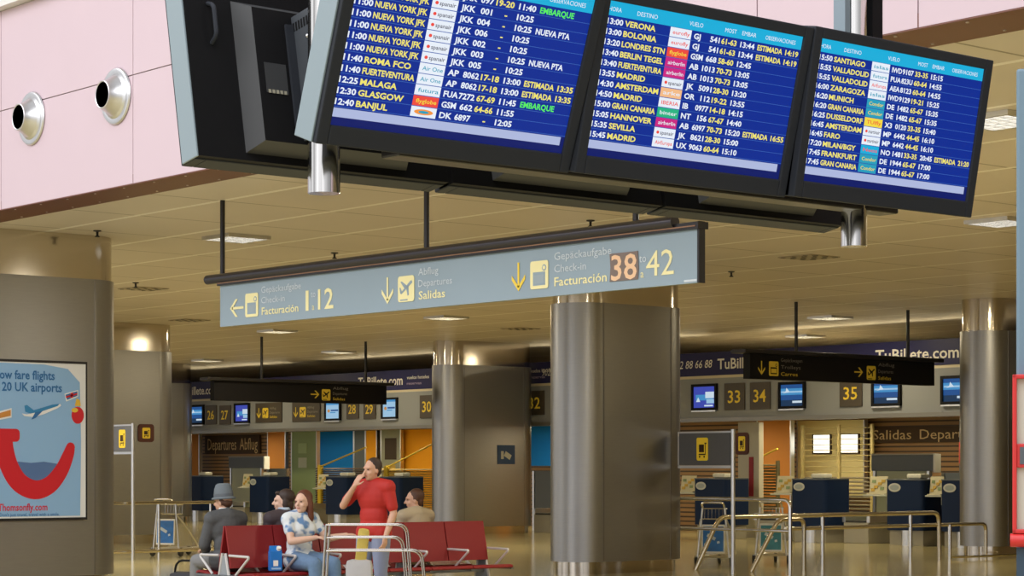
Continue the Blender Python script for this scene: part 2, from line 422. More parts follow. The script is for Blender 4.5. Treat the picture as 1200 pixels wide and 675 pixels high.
    for k, r in enumerate(rows):
        zb_ = ztop-(k+1)*rh+rh*0.20
        tm, dest, logo, code, num, desk, t2, rem = r
        def put(s_, fx, wv, m, al='L'):
            if s_:
                w0 = glyphs(s_, 0.03)[2]*ch/0.70*1.33
                MB().text(s_, il+fx*sw, zb_, ch, yt, m, width=min(w0, wv*sw), align=al, bold=0.03).build('flight_text', scr)
        put(tm, 0.004, 0.076, SC_W); put(dest, 0.088, 0.212, SC_Y)
        put(code, 0.432, 0.062, SC_W); put(num, 0.565, 0.068, SC_W, 'R'); put(desk, 0.574 if len(desk) > 3 else 0.62, 0.080 if len(desk) > 3 else 0.02, SC_Y)
        put(t2, 0.674, 0.076, SC_W)
        if rem:
            c = SC_G if rem == 'EMBARQUE' else (SC_W if rem.startswith('NUEVA') else SC_Y)
            if ' ' in rem and c is SC_Y:
                a1, a2 = rem.split(); put(a1, 0.766, 0.136, c); put(a2, 0.918, 0.072, c)
            else: put(rem, 0.768, 0.155, c)
    for k, r in enumerate(rows):
        if not r[2]: continue
        bgc, fg, word = r[2]
        z0 = ztop-(k+1)*rh+0.0014; lx0, lx1 = il+0.312*sw, il+0.418*sw
        lg = MB().bx((lx0, y-0.0012, z0), (lx1, y, z0+rh-0.0028), bgc)
        if word == '@':
            lg.plate(ellipse((lx0+lx1)/2, z0+rh*0.46, sw*0.040, rh*0.26), y-0.0014, SC_O, 0.0004)
            lg.plate(ellipse((lx0+lx1)/2, z0+rh*0.46, sw*0.022, rh*0.13), y-0.0019, SC_T, 0.0004)
        else:
            lx = lx0+0.012*sw
            if fg is SC_K and bgc is SC_W: lg.plate(ellipse(lx0+0.018*sw, z0+rh*0.46, sw*0.007, rh*0.16, 10), y-0.0014, SC_R, 0.0004); lx = lx0+0.03*sw
            lg.text(word, lx, z0+rh*0.28, rh*0.38, y-0.0019, fg, width=lx1-lx-0.008*sw, bold=0.01)
        lg.build('airline_logo', scr)
    return t
HDR = [('HORA', 0.004, 0.06), ('DESTINO', 0.14, 0.10), ('VUELO', 0.40, 0.07), ('MOST', 0.585, 0.06), ('EMBAR', 0.675, 0.075), ('OBSERVACIONES', 0.80, 0.165)]
SP = (SC_W, SC_K, 'spanair')
rows1 = [('', '', SP, 'JKK', '097', '19-20', '11:40', 'EMBARQUE')]
for n_, rm in (('001', ''), ('004', 'NUEVA PTA'), ('006', ''), ('002', ''), ('003', 'NUEVA PTA'), ('005', '')):
    rows1.append(('11:00', 'NUEVA YORK JFK', SP, 'JKK', n_, '-', '10:25', rm))
AO = (SC_W, SC_T, 'Air One')
rows1 += [('11:40', 'ROMA FCO', AO, 'AP', '8062', '17-18', '13:00', 'ESTIMADA 13:35'), ('11:40', 'FUERTEVENTURA', AO, 'AP', '8062', '17-18', '13:00', 'ESTIMADA 13:35'),
          ('12:25', 'MALAGA', (SC_W, SC_T, 'futura'), 'FUA', '7272', '67-69', '11:45', 'EMBARQUE'), ('12:30', 'GLASGOW', (SC_R, SC_LY, 'flyglobe'), 'GSM', '662', '64-66', '11:55', ''),
          ('12:40', 'BANJUL', (SC_W, SC_O, '@'), 'DK', '6897', '-', '12:05', '')]
EU = (SC_W, SC_R, 'eurofly'); AB = (SC_M, SC_W, 'airberlin')
rows2 = [('13:00', 'VERONA', EU, 'GJ', '541', '61-63', '13:44', 'ESTIMADA 14:19'), ('13:00', 'BOLONIA', EU, 'GJ', '541', '61-63', '13:44', 'ESTIMADA 14:19'),
         ('13:20', 'LONDRES STN', (SC_R, SC_LY, 'flyglobe'), 'GSM', '668', '58-60', '12:45', ''), ('13:40', 'BERLIN TEGEL', AB, 'AB', '1013', '70-73', '13:05', ''),
         ('13:40', 'FUERTEVENTURA', AB, 'AB', '1013', '70-73', '13:05', ''), ('13:55', 'MADRID', SP, 'JK', '5091', '28-30', '13:20', ''),
         ('14:30', 'AMSTERDAM', (SC_LO, SC_W, 'arke'), 'OR', '112', '19-22', '13:55', ''), ('14:50', 'MADRID', (SC_W, SC_R, 'IBERIA'), 'IB', '0977', '14-18', '14:15', ''),
         ('15:00', 'GRAN CANARIA', (SC_GR, SC_W, 'binter'), 'NT', '156', '67-67', '14:40', ''), ('15:05', 'HANNOVER', AB, 'AB', '6097', '70-73', '15:20', 'ESTIMADA 16:55'),
         ('15:35', 'SEVILLA', SP, 'JK', '8621', '28-30', '15:00', ''), ('15:45', 'MADRID', (SC_W, SC_R, 'AirEuropa'), 'UX', '9063', '60-64', '15:10', '')]
CO = (SC_T, SC_LY, 'Condor'); IW = (SC_W, SC_T, 'islas'); MP = (SC_W, SC_K, 'martinair')
rows3 = [('15:50', 'SANTIAGO', IW, 'IWD', '9107', '33-35', '15:15', ''), ('15:55', 'VALLADOLID', (SC_W, SC_T, 'futura'), 'PUA', '823U', '60-64', '14:55', ''),
         ('15:55', 'VALLADOLID', (SC_W, SC_R, 'AirEuropa'), 'AEA', '8123', '60-64', '14:55', ''), ('16:00', 'ZARAGOZA', IW, 'IWD', '9129', '19-21', '15:25', ''),
         ('16:20', 'MUNICH', CO, 'DE', '1482', '65-67', '15:35', ''), ('16:20', 'GRAN CANARIA', CO, 'DE', '1482', '65-67', '15:35', ''),
         ('16:25', 'DUSSELDORF', (SC_LY, SC_R, 'TUIfly'), 'X3', '0120', '33-35', '15:40', ''), ('16:45', 'AMSTERDAM', MP, 'MP', '6442', '44-45', '16:10', ''),
         ('16:45', 'FARO', MP, 'MP', '6442', '44-45', '16:10', ''), ('17:20', 'MILAN/BGY', (SC_HD, SC_R, 'Neos'), 'NO', '1481', '33-35', '20:45', 'ESTIMADA 21:20'),
         ('17:45', 'FRANKFURT', CO, 'DE', '1944', '65-67', '17:00', ''), ('17:45', 'GRAN CANARIA', CO, 'DE', '1944', '65-67', '17:00', '')]
R = math.radians
G1 = 'departure screens facing the hall'; G2 = 'screens seen from behind'
display('departures screen listing New York, Rome and Glasgow flights', 4.985, 6.29, R(19), 1, rows1, HDR, G1, (-1,))
display('departures screen listing Verona, Hannover and Sevilla flights', 6.188, 6.26, R(13.5), 1, rows2, HDR, G1)
display('departures screen listing Santiago, Zaragoza and Frankfurt flights', 7.39, 6.215, R(10.2), 1, rows3, HDR, G1)
d4 = display('black screen seen from behind, left of the departures board, carry handle showing', 4.925, 7.095, R(10.6), -1, [], None, G2, (1,))
d5 = display('back-turned screen half hidden behind the screen listing New York flights', 6.15, 7.095, R(10.6), -1, [], None, G2)
d6 = display('back-turned screen half hidden behind the screens listing Verona and Santiago', 7.37, 7.095, R(10.6), -1, [], None, G2)
# the mount that carries both rows of screens
t = thing('display_mount', 'black steel frame with two round chrome posts carrying the screens', 'mount', (-6.67, 6.2, 0))
for yy in (4.69, 7.70):
    MB().tube([(0, yy-6.2, EYE+1.035), (0, yy-6.2, 9.5)], 0.061, CHROME, 24).build('post', t, smooth=True)
    c = MB().box((0, yy-6.2+0.11, EYE+3.6), (0.10, 0.07, 4.4), BLACK)
    c.build('cable_duct', t)
    if yy > 6: MB().box((0, yy-6.2-0.085, EYE+3.6), (0.07, 0.035, 4.3), SIDE).build('edge_strip', t)
MB().bx((-0.09, -1.20, EYE+1.42), (0.09, 1.75, EYE+1.56), BLACK, 0.01).build('crossbar', t)
MB().bx((-0.06, -1.20, EYE+1.20), (0.06, 1.75, EYE+1.28), DARKM, 0.01).build('lower_crossbar', t)
for yy in (4.95, 6.15, 7.36):
    for sx in (-1, 1):
        MB().bx((min(0, sx*0.34), yy-6.2-0.02, EYE+1.44), (max(0, sx*0.34), yy-6.2+0.03, EYE+1.52), DARKM).build('bracket', t)

# ================================================================== HANGING SIGNS
def arrow(mb, cx, cz, s, d, y, m):
    """arrow of size s pointing d = 'L','R','D'"""
    a = 0.10
    shaft = [(-a/2, 0.5), (-a/2, -0.30), (a/2, -0.30), (a/2, 0.5)]
    head = [(0, -0.5), (0.36, -0.10), (0.36, 0.07), (0, -0.32), (-0.36, 0.07), (-0.36, -0.10)]
    shaft2 = [(-a/2, 0.5), (-a/2, -0.36), (a/2, -0.36), (a/2, 0.5)]
    rot = {'D': 0, 'R': PI/2, 'L': -PI/2}[d]
    for pl in (shaft2, [head[0], head[1], head[2], head[3]], [head[3], head[4], head[5], head[0]]):
        q = [(cx+s*(p[0]*math.cos(rot)-p[1]*math.sin(rot)), cz+s*(p[0]*math.sin(rot)+p[1]*math.cos(rot))) for p in pl]
        mb.add([(p[0], y, p[1]) for p in q], [tuple(range(len(q)))], m)
def pict_plane(mb, x, z, wd, h, y, bgm, fgm):
    mb.plate(rrect(x, z, x+wd, z+h, wd*0.12), y, bgm, 0.003)
    def L(a, b): return (x+a*wd, z+b*h)
    for pl in ([L(.14, .34), L(.22, .30), L(.90, .72), L(.86, .80), L(.78, .80)], [L(.40, .52), L(.16, .78), L(.24, .80), L(.56, .62)], [L(.52, .50), L(.60, .22), L(.68, .26), L(.66, .60)],
               [L(.14, .34), L(.10, .56), L(.17, .56), L(.26, .40)], [L(.14, .10), L(.14, .05), L(.60, .05), L(.60, .10)]):
        mb.add([(a, y-0.0042, b) for a, b in pl], [tuple(range(len(pl)))], fgm)
def pict_bag(mb, x, z, wd, h, y, bgm, fgm):
    mb.plate(rrect(x, z, x+wd, z+h, wd*0.10), y, bgm, 0.003)
    mb.plate([(x+.16*wd, z+.12*h), (x+.84*wd, z+.12*h), (x+.84*wd, z+.60*h), (x+.16*wd, z+.60*h)], y-0.003, fgm, 0.001)
    mb.plate([(x+.22*wd, z+.20*h), (x+.78*wd, z+.20*h), (x+.78*wd, z+.50*h), (x+.22*wd, z+.50*h)], y-0.0042, bgm if fgm is not SIGNBG else SIGNBG2, 0.001)
    mb.plate(ellipse(x+.78*wd, z+.74*h, wd*.12, wd*.12, 12), y-0.003, fgm, 0.001)
    mb.plate(ellipse(x+.78*wd, z+.74*h, wd*.07, wd*.07, 12), y-0.0042, bgm, 0.001)
def pict_cart(mb, x, z, wd, h, y, bgm, fgm):
    mb.plate(rrect(x, z, x+wd, z+h, wd*0.14), y, bgm, 0.003)
    def q(a0, b0, a1, b1): mb.plate([(x+a0*wd, z+b0*h), (x+a1*wd, z+b0*h), (x+a1*wd, z+b1*h), (x+a0*wd, z+b1*h)], y-0.003, fgm, 0.001)
    q(.22, .36, .66, .70); q(.20, .24, .80, .30); q(.74, .24, .80, .74); q(.70, .72, .88, .78)
    for a in (.28, .68): mb.plate(ellipse(x+a*wd, z+.17*h, wd*.07, wd*.07, 10), y-0.003, fgm, 0.001)
SIGNBG = mat('sign_face_blue_grey', (0.28, 0.365, 0.43), 0.38, noise=0.05, nscale=2); SIGNBG2 = mat('sign_face_pale', (0.31, 0.38, 0.42), 0.4)
SGW = mat('sign_pale_lettering', (0.62, 0.68, 0.72), 0.5); SGY = mat('sign_cream_yellow', (0.88, 0.80, 0.42), 0.5); SGO = mat('sign_amber_arrow', (0.86, 0.62, 0.06), 0.5)
LY = 12.6
x0, x1 = onY(258, LY), onY(818, LY)
SB, SH = EYE+1.53, 0.445
t = thing('direction_sign', 'long pale blue hanging sign to check-in desks 1 to 12 and 38 to 42', 'sign', (x0, LY, SB))
Lg = x1-x0
MB().bx((0, 0, 0), (Lg, 0.05, SH), SIGNBG).build('sign_face', t)
MB().bx((Lg, -0.012, -0.004), (Lg+0.025, 0.06, SH+0.06), DARKM, 0.004).build('end_cap', t)
rb = MB().tube([(-0.22, -0.02, SH+0.075), (Lg-0.25, -0.02, SH+0.075)], 0.052, RAILM, 16)
rb.bx((-0.02, -0.03, SH-0.004), (Lg+0.03, 0.09, SH+0.055), DARKM)
rb.bx((-0.01, -0.036, SH+0.016), (Lg, -0.03, SH+0.026), mat('bronze_line', (0.30, 0.16, 0.09), 0.35, 0.6))
rb.build('top_rail', t, smooth=True)
def SX(px): return onY(px, LY)-x0
def SZ(py, px): return H(py, zY(px, LY))-SB
for px in (258, 497, 742):
    MB().tube([(SX(px), 0.03, SH+0.07), (SX(px), 0.03, CEIL-SB)], 0.027, DARKM, 12).build('hanger_rod', t, smooth=True)
y = -0.004
wd1 = [(('Gepäckaufgabe', 306.5, 353), ('Check-in', 306.5, 334), ('Facturación', 307, 350)), (('Abflug', 490.5, 514), ('Departures', 490.5, 530), ('Salidas', 491, 522)), (('Gepäckaufgabe', 650, 717), ('Check-in', 650, 687), ('Facturación', 650, 711.5))]
for grp, a_px, d, icon, ipx in ((wd1[0], (271, 285), 'L', 'bag', (288, 303)), (wd1[1], (447, 462), 'D', 'plane', (467, 486)), (wd1[2], (600, 616), 'D', 'bag', (622, 643))):
    for (tx_, a, b), zz, m, cap, bo in zip(grp, (0.315, 0.205, 0.085), (SGW, SGW, SGY), (0.068, 0.068, 0.078), (0, 0, 0.012)):
        MB().text(tx_, SX(a), zz, cap, y, m, width=SX(b)-SX(a), bold=bo).build('word', t)
    am = SGO if a_px[0] == 600 else SGY
    hh = 0.26 if d == 'D' else SX(a_px[1])-SX(a_px[0])+0.03
    q = MB(); arrow(q, (SX(a_px[0])+SX(a_px[1]))/2, 0.20 if d == 'D' else 0.185, hh, d, y-0.001, am); q.build('arrow', t); q = MB()
    if icon == 'bag': pict_bag(q, SX(ipx[0]), 0.075, SX(ipx[1])-SX(ipx[0]), 0.25, y, SGY, SIGNBG)
    else: pict_plane(q, SX(ipx[0]), 0.075, SX(ipx[1])-SX(ipx[0]), 0.25, y, SGY, SIGNBG)
    q.build('pictogram', t)
def num(s_, a, b, z_, cap, m, yy=y): MB().text(s_, SX(a), z_, cap, yy, m, width=SX(b)-SX(a), bold=0.0 if '4' in s_ else 0.012).build('number', t)
def small_word(s_, px, z_, cap, m): MB().text(s_, SX(px), z_, cap, y, m).build('word', t)
num('1', 358.5, 362, 0.085, 0.205, SGY); num('12', 373, 391, 0.085, 0.205, SGY); small_word('to', 364.6, 0.215, 0.068, SGW); small_word('a', 366, 0.085, 0.068, SGY)
MB().plate([(SX(715), 0.075), (SX(748), 0.075), (SX(749), 0.16), (SX(748), 0.315), (SX(715), 0.315), (SX(716), 0.2)], y, mat('patch_brown', (0.20, 0.15, 0.13), 0.6), 0.003).build('number_patch', t)
num('38', 717, 747, 0.085, 0.215, mat('sign_peach_number', (0.85, 0.55, 0.33), 0.5), y-0.005)
small_word('to', 749.5, 0.215, 0.07, SGW); small_word('a', 751, 0.085, 0.07, SGY)
num('42', 757.5, 790, 0.09, 0.215, SGY)
MB().plate([(SX(802), 0.012), (SX(817), 0.012), (SX(817), 0.03), (SX(802), 0.03)], y, SGW, 0.001).build('maker_strip', t)

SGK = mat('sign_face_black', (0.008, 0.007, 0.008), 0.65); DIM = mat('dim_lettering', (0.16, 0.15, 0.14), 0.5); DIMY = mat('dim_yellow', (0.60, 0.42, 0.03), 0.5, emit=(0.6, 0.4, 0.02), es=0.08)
def dark_sign(label, pxa, pxb, za, rods, items, zbot):
    ax, ay = P(pxa, za); bY = onX(pxb, ax); Ls = bY-ay
    t = thing('direction_sign', label, 'sign', (ax, ay, zbot), PI/2)
    MB().bx((0, 0, 0), (Ls, 0.16, 0.43), SGK).build('sign_face', t)
    MB().bx((-0.22, -0.10, 0.43), (Ls+0.16, 0.24, 0.50), DARKM, 0.01).build('top_rail', t)
    def X_(px): return onX(px, ax)-ay
    for px in rods:
        MB().tube([(X_(px), 0.08, 0.49), (X_(px), 0.08, CEIL-zbot)], 0.03, DARKM, 12).build('hanger_rod', t, smooth=True)
    for (d, a, b, icon, ia, ib, words, wa, wb) in items:
        lm = MB()
        hh = 0.24 if d == 'D' else (X_(b)-X_(a))
        arrow(lm, (X_(a)+X_(b))/2, 0.19, hh, d, -0.005, DIMY); lm.build('arrow', t); lm = MB()
        f = pict_plane if icon == 'plane' else pict_bag
        f(lm, X_(ia), 0.06, X_(ib)-X_(ia), 0.25, -0.003, DIMY, SGK); lm.build('pictogram', t)
        for k, (wd_, zz) in enumerate(zip(words, (0.31, 0.19, 0.07))):
            MB().text(wd_, X_(wa), zz, 0.062, -0.004, DIMY if k == 2 else DIM, width=(X_(wb)-X_(wa))*(1, .92, .78)[k]).build('word', t)
dark_sign('black hanging sign on the right pointing to trolleys and departures', 879, 1095, 36.7, (937, 1068),
          [('D', 887.5, 897, 'cart', 901, 912, ('Gepäckwagen', 'Trolleys', 'Carros'), 915, 940), ('R', 1001, 1011, 'plane', 1015.5, 1026, ('Abflug', 'Departures', 'Salidas'), 1029, 1048)], EYE+1.53)
dark_sign('black hanging sign on the left with one departures arrow', 251, 453, 46.6, (309, 431),
          [('R', 364, 374, 'plane', 377, 387, ('Abflug', 'Departures', 'Salidas'), 390, 408)], EYE+1.47)

# ================================================================== FASCIA: banner, number signs, screens
NAVYB = mat('banner_navy', (0.022, 0.022, 0.085), 0.4); BW = mat('banner_white', (0.72, 0.70, 0.66), 0.5)
bxa = -95
t = thing('advertising_banner', 'long navy advertising strip along the top of the check-in fascia', 'banner', (0, FY, FZ2))
MB().bx((bxa, 0, 0.0), (12, 0.25, FZ3-FZ2), NAVYB).build('banner_panel', t)
def bword(tx_, a, b, z_, cap, bold=0.02, m=BW, shear=0.0):
    xa, xb = onY(a, FY), onY(b, FY); MB().text(tx_, xa, z_, cap, -0.006, m, width=xb-xa, bold=bold, shear=shear).build('lettering', t)
for a, b in ((213, 254), (420, 472), (841, 917), (1026, 1124)):
    bword('TuBillete.com', a, b, 0.13, 0.235 if a < 800 else 0.22, 0.016)
for a in (477, 622): 
    bword('vuelos hoteles', a, a+26, 0.26, 0.085, 0.01); bword('reservas', a, a+17, 0.12, 0.07, 0.0, mat('banner_mauve', (0.40, 0.32, 0.46), 0.5))
bword('902 88 66 88', 788, 834, 0.17, 0.17, 0.0, BW, 0.2)
bword('902 88 66 88', 1134, 1200, 0.17, 0.17, 0.0, BW, 0.2)
bword('902 88 66 88', 635, 672, 0.17, 0.17, 0.0, BW, 0.2)
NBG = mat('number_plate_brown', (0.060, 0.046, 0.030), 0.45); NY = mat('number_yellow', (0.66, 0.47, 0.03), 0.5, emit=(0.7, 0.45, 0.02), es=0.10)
def fz(py, px): return H(py, zY(px, FY))
def number_sign(n_, a, b, ya, yb):
    xa, xb = onY(a, FY), onY(b, FY); z1, z0 = fz(ya, (a+b)/2), fz(yb, (a+b)/2)
    t = thing('number_sign', 'brown fascia sign with yellow number %s' % n_, 'sign', (xa, FY, z0), 0, 'numbered desk signs on the fascia')
    MB().bx((0, -0.035, 0), (xb-xa, 0, z1-z0), NBG, 0.006).build('plate', t)
    MB().text(n_, (xb-xa)/2, (z1-z0)*0.27, (z1-z0)*0.46, -0.041, NY, width=(xb-xa)*0.62, align='C', bold=0.01).build('lettering', t)
for n_, a, b, ya, yb in (('26', 242, 254.5, 475, 497.5), ('27', 258, 271, 475, 497.5), ('28', 407, 421, 468, 491), ('29', 427, 441, 468, 491), ('30', 493, 510, 463, 490),
                         ('32', 617, 638.5, 458, 486.5), ('33', 850, 873.5, 449, 480.5), ('34', 880, 903.5, 448, 479.5), ('35', 985, 1011, 445, 476.5)):
    number_sign(n_, a, b, ya, yb)
NDIM = mat('plate_dim_lettering', (0.25, 0.23, 0.18), 0.5)
for lab, a, b, ya, yb in (('brown departures sign on the fascia, between a blue screen and the hanging sign end', 300.5, 331, 472, 495), ('brown departures sign on the fascia, left of the number 28 plate', 343.5, 376, 471, 494)):
    xa, xb = onY(a, FY), onY(b, FY); z1, z0 = fz(ya, (a+b)/2), fz(yb, (a+b)/2); wd, hh = xb-xa, z1-z0
    t = thing('departures_sign', lab, 'sign', (xa, FY, z0), 0, 'departures signs on the fascia')
    MB().bx((0, -0.035, 0), (wd, 0, hh), NBG, 0.006).build('plate', t)
    lm = MB(); arrow(lm, wd*.14, hh*.48, hh*.52, 'D', -0.04, NY); lm.build('arrow', t); lm = MB(); pict_plane(lm, wd*.28, hh*.22, wd*.22, hh*.52, -0.036, NY, NBG); lm.build('pictogram', t)
    for k, wd_ in enumerate(('Abflug', 'Departures', 'Salidas')): MB().text(wd_, wd*.56, hh*(.66-.22*k), hh*.12, -0.04, NDIM if k < 2 else NY, width=wd*(.24, .38, .28)[k]).build('word', t)
def emat(name, c, s=1): return scrmat(name, c, s)
FB1 = emat('fascia_screen_blue', (0.01, 0.07, 0.24)); FB2 = emat('fascia_screen_light', (0.05, 0.25, 0.52)); FB3 = emat('fascia_screen_pale', (0.30, 0.50, 0.68)); FBW = emat('fascia_screen_white', (0.55, 0.66, 0.75)); FBD = emat('fascia_screen_deep', (0.005, 0.03, 0.08))
FBM = emat('fascia_screen_violet', (0.04, 0.06, 0.38)); FBO = emat('fascia_screen_orange', (0.5, 0.22, 0.05))
def fascia_screen(lab, a, b, ya, yb, kind):
    xa, xb = onY(a, FY), onY(b, FY); z1, z0 = fz(ya, (a+b)/2), fz(yb, (a+b)/2); wd, hh = xb-xa, z1-z0
    t = thing('fascia_screen', lab, 'screen', (xa, FY-0.003, z0), 0, 'small screens set in the fascia')
    f = MB(); e = 0.05*wd+0.02
    f.bx((0, -0.06, 0), (e, 0.0, hh), BLACK); f.bx((wd-e, -0.06, 0), (wd, 0.0, hh), BLACK); f.bx((e, -0.06, 0), (wd-e, 0.0, e), BLACK); f.bx((e, -0.06, hh-e), (wd-e, 0.0, hh), BLACK)
    f.bx((0.02, -0.07, -0.03), (wd-0.02, 0, 0), ALU)
    f.build('bezel', t)
    s_ = MB(); y = -0.03
    iw, ih = wd-2*e, hh-2*e
    def rect(u0, v0, u1, v1, m, dy=0.0): s_.bx((e+u0*iw, y-0.001-dy, e+v0*ih), (e+u1*iw, y, e+v1*ih), m)
    if kind == 'sea':
        rect(0, 0, 1, 1, FBD); rect(0, .28, 1, 1, FB1, .001); rect(0, .52, 1, .82, FB2, .002); rect(.02, .62, .98, .70, FB3, .003)
        s_.plate([(e+iw*a_, e+ih*b_) for a_, b_ in ((.12, .60), (.40, .66), (.26, .86), (.22, .68))], y-0.005, FBW, 0.001); rect(.52, .14, .94, .24, FBW, .003)
    elif kind == 'map':
        rect(0, 0, 1, 1, FBM); rect(.1, .35, .9, .62, FB2, .001); rect(.55, .45, .95, .75, FBW, .002); rect(.6, .2, .95, .4, FB3, .002)
        s_.plate([(e+iw*a_, e+ih*b_) for a_, b_ in ((.12, .28), (.32, .28), (.22, .5))], y-0.005, FBW, 0.001); rect(.5, .06, .9, .13, FBW, .003)
    else:
        rect(0, 0, 1, 1, FB3); rect(0, .88, 1, 1, FB2, .001); rect(.35, .48, .9, .58, FB1, .001); rect(.3, .36, .7, .42, FB2, .001)
        s_.plate(ellipse(e+iw*.2, e+ih*.5, iw*.1, ih*.1), y-0.005, FBO, 0.001)
    s_.build('screen', t)
for lab, a, b, ya, yb, k in (('small fascia screen with a blue picture, left of sign 26', 222, 240, 474.5, 498, 'sea'), ('small fascia screen with a violet blue picture, right of sign 27', 276, 293.5, 472.5, 496, 'map'),
                             ('small fascia screen with a pale blue picture, left of sign 28', 382, 400.5, 470, 493, 'pale'), ('small fascia screen with a pale blue picture, right of sign 29', 448.5, 467, 466, 491, 'pale'),
                             ('fascia screen with a violet blue picture, left of sign 33', 812, 841.5, 450, 481, 'map'), ('fascia screen with a blue picture, right of sign 34', 914, 945, 447.5, 479, 'sea'),
                             ('fascia screen with a blue picture, right of sign 35', 1023, 1057, 444, 476, 'sea'), ('fascia screen with a blue picture, half behind the right pillar', 1104, 1141, 440, 474, 'sea')):
    fascia_screen(lab, a, b, ya, yb, k)

# ================================================================== CEILING LIGHTS AND VENTS
LAMPM = mat('warm_lamp', (0.9, 0.85, 0.7), 0.5, emit=(1.0, 0.86, 0.58), es=5.0)
LAMPC = mat('cool_lamp', (0.9, 0.9, 0.9), 0.5, emit=(1.0, 0.95, 0.85), es=2.6)
def luminaire(label, px, py, lit, sz=0.62):
    x, y = onC(px, py)
    t = thing('ceiling_light', label, 'light', (x, y, CEIL), 0, 'square louvred ceiling lights')
    h = sz/2; f = MB()
    for a, b in (((-h, -h), (h, -h+0.03)), ((-h, h-0.03), (h, h)), ((-h, -h+0.03), (-h+0.03, h-0.03)), ((h-0.03, -h+0.03), (h, h-0.03))): f.bx((*a, -0.045), (*b, -0.001), ALU)
    f.build('frame', t)
    g_ = MB(); n = 5; st = (sz-0.06)/n
    for k in range(1, n):
        g_.bx((-h+0.03+k*st-0.005, -h+0.03, -0.042), (-h+0.03+k*st+0.005, h-0.03, -0.012), ALU); g_.bx((-h+0.03, -h+0.03+k*st-0.005, -0.042), (h-0.03, -h+0.03+k*st+0.005, -0.012), ALU)
    g_.build('louvre', t)
    MB().bx((-h+0.03, -h+0.03, -0.010), (h-0.03, h-0.03, -0.002), LAMPM if lit else LAMPC).build('diffuser', t)
    if lit:
        l = bpy.data.lights.new('lamp', 'AREA'); l.shape = 'SQUARE'; l.size = sz-0.1; l.energy = 70*lit; l.color = (1.0, 0.86, 0.58)
        o = bpy.data.objects.new('lamp', l); COL.objects.link(o); o.parent = t; o.location = (0, 0, -0.06)
for lab, px, py, lit in (('louvred ceiling light beside the left rod of the pale blue sign', 277, 277, 0), ('louvred ceiling light right of the Santiago screen, nearer one', 1172, 138, 0), ('louvred ceiling light below right of the Santiago screen', 1174, 258, 0),
                         ('glowing ceiling light below the left end of the pale blue sign', 325, 387, 1), ('glowing ceiling light just right of the left black sign rods', 397, 411.5, 1),
                         ('farthest glowing ceiling light above the left black sign', 243, 421.5, 1), ('glowing ceiling light below the middle of the pale blue sign', 523, 371, 1.3),
                         ('glowing ceiling light left of the right pillar, nearer one of two', 973, 371, 1.3), ('glowing ceiling light just above the right black sign', 944, 393, 1), ('glowing ceiling light seen right of the right pillar crown', 1182, 354, 1.3)):
    luminaire(lab, px, py, lit)
# added area lights without fixtures, placed to brighten the hall floor and ceiling
for k, (x_, y_) in enumerate([(-14, 17), (-8, 20), (-6, 28), (-14, 26), (-20, 27.5), (-30, 16), (-31, 24), (-45, 18), (-46, 26), (-58, 24)]):
    l = bpy.data.lights.new('fill_light', 'AREA'); l.shape = 'SQUARE'; l.size = 0.6; l.energy = 200 if y_ < 22 else 85; l.color = (1.0, 0.92, 0.76) if y_ < 22 else (1.0, 0.85, 0.56)
    o = bpy.data.objects.new('fill_light', l); COL.objects.link(o); o.location = (x_, y_, CEIL-0.05)
# lamps lying on top of the fascia, washing the ceiling
for k in range(8):
    l = bpy.data.lights.new('cove_lamp', 'AREA'); l.shape = 'RECTANGLE'; l.size = 6; l.size_y = 0.15; l.energy = 12; l.color = (1.0, 0.86, 0.55)
    o = bpy.data.objects.new('cove_lamp', l); COL.objects.link(o); o.location = (-60+k*8, FY+0.2, FZ3+0.05); o.rotation_euler = (PI, 0, 0)
VENT = mat('vent_dark', (0.03, 0.028, 0.025), 0.6); VENTF = mat('vent_frame', (0.40, 0.34, 0.25), 0.5)
def vent(label, px, py, sz=0.6):
    x, y = onC(px, py); t = thing('ceiling_vent', label, 'vent', (x, y, CEIL), 0, 'perforated ceiling vents'); h = sz/2
    MB().bx((-h, -h, -0.012), (h, h, -0.001), VENTF).build('plate', t)
    d = MB(); n = 6
    for i in range(n):
        for j in range(n):
            if (i+j) % 2 == 0: d.box((-h+sz*(i+.5)/n, -h+sz*(j+.5)/n, -0.013), (sz/n*.8, sz/n*.6, 0.003), VENT, rot=(0, 0, 0.5 if i % 2 else -0.5))
    d.build('opening', t)
for lab, px, py in (('dark perforated ceiling vent right of the poster pillar', 168, 338), ('dark ceiling vent above the left arrow of the pale blue sign', 222, 375), ('dark ceiling vent between the right chrome post and rods', 948, 301), ('dark ceiling vent far back left of the centre pillar', 610, 385)):
    vent(lab, px, py)
for lab, px, py in (('tiny dark sprinkler head above the middle of the pale blue sign', 392, 296), ('tiny dark sprinkler head above the right part of the sign', 692, 258), ('tiny dark sprinkler head beside the poster pillar crown', 114, 270), ('tiny dark sprinkler head right of the pale blue sign', 857, 318), ('tiny dark sprinkler head above the dark vent by the poster pillar', 159, 331)):
    x, y = onC(px, py)
    MB().lathe([(0.05, 0), (0.05, -0.012), (0.016, -0.02), (0.014, -0.06), (0.032, -0.075), (0.032, -0.082), (0, -0.085)], DARKM, 12).build('sprinkler_head', loc=(x, y, CEIL))
    tag(COL.objects[-1], lab, 'sprinkler', 'ceiling sprinkler heads')

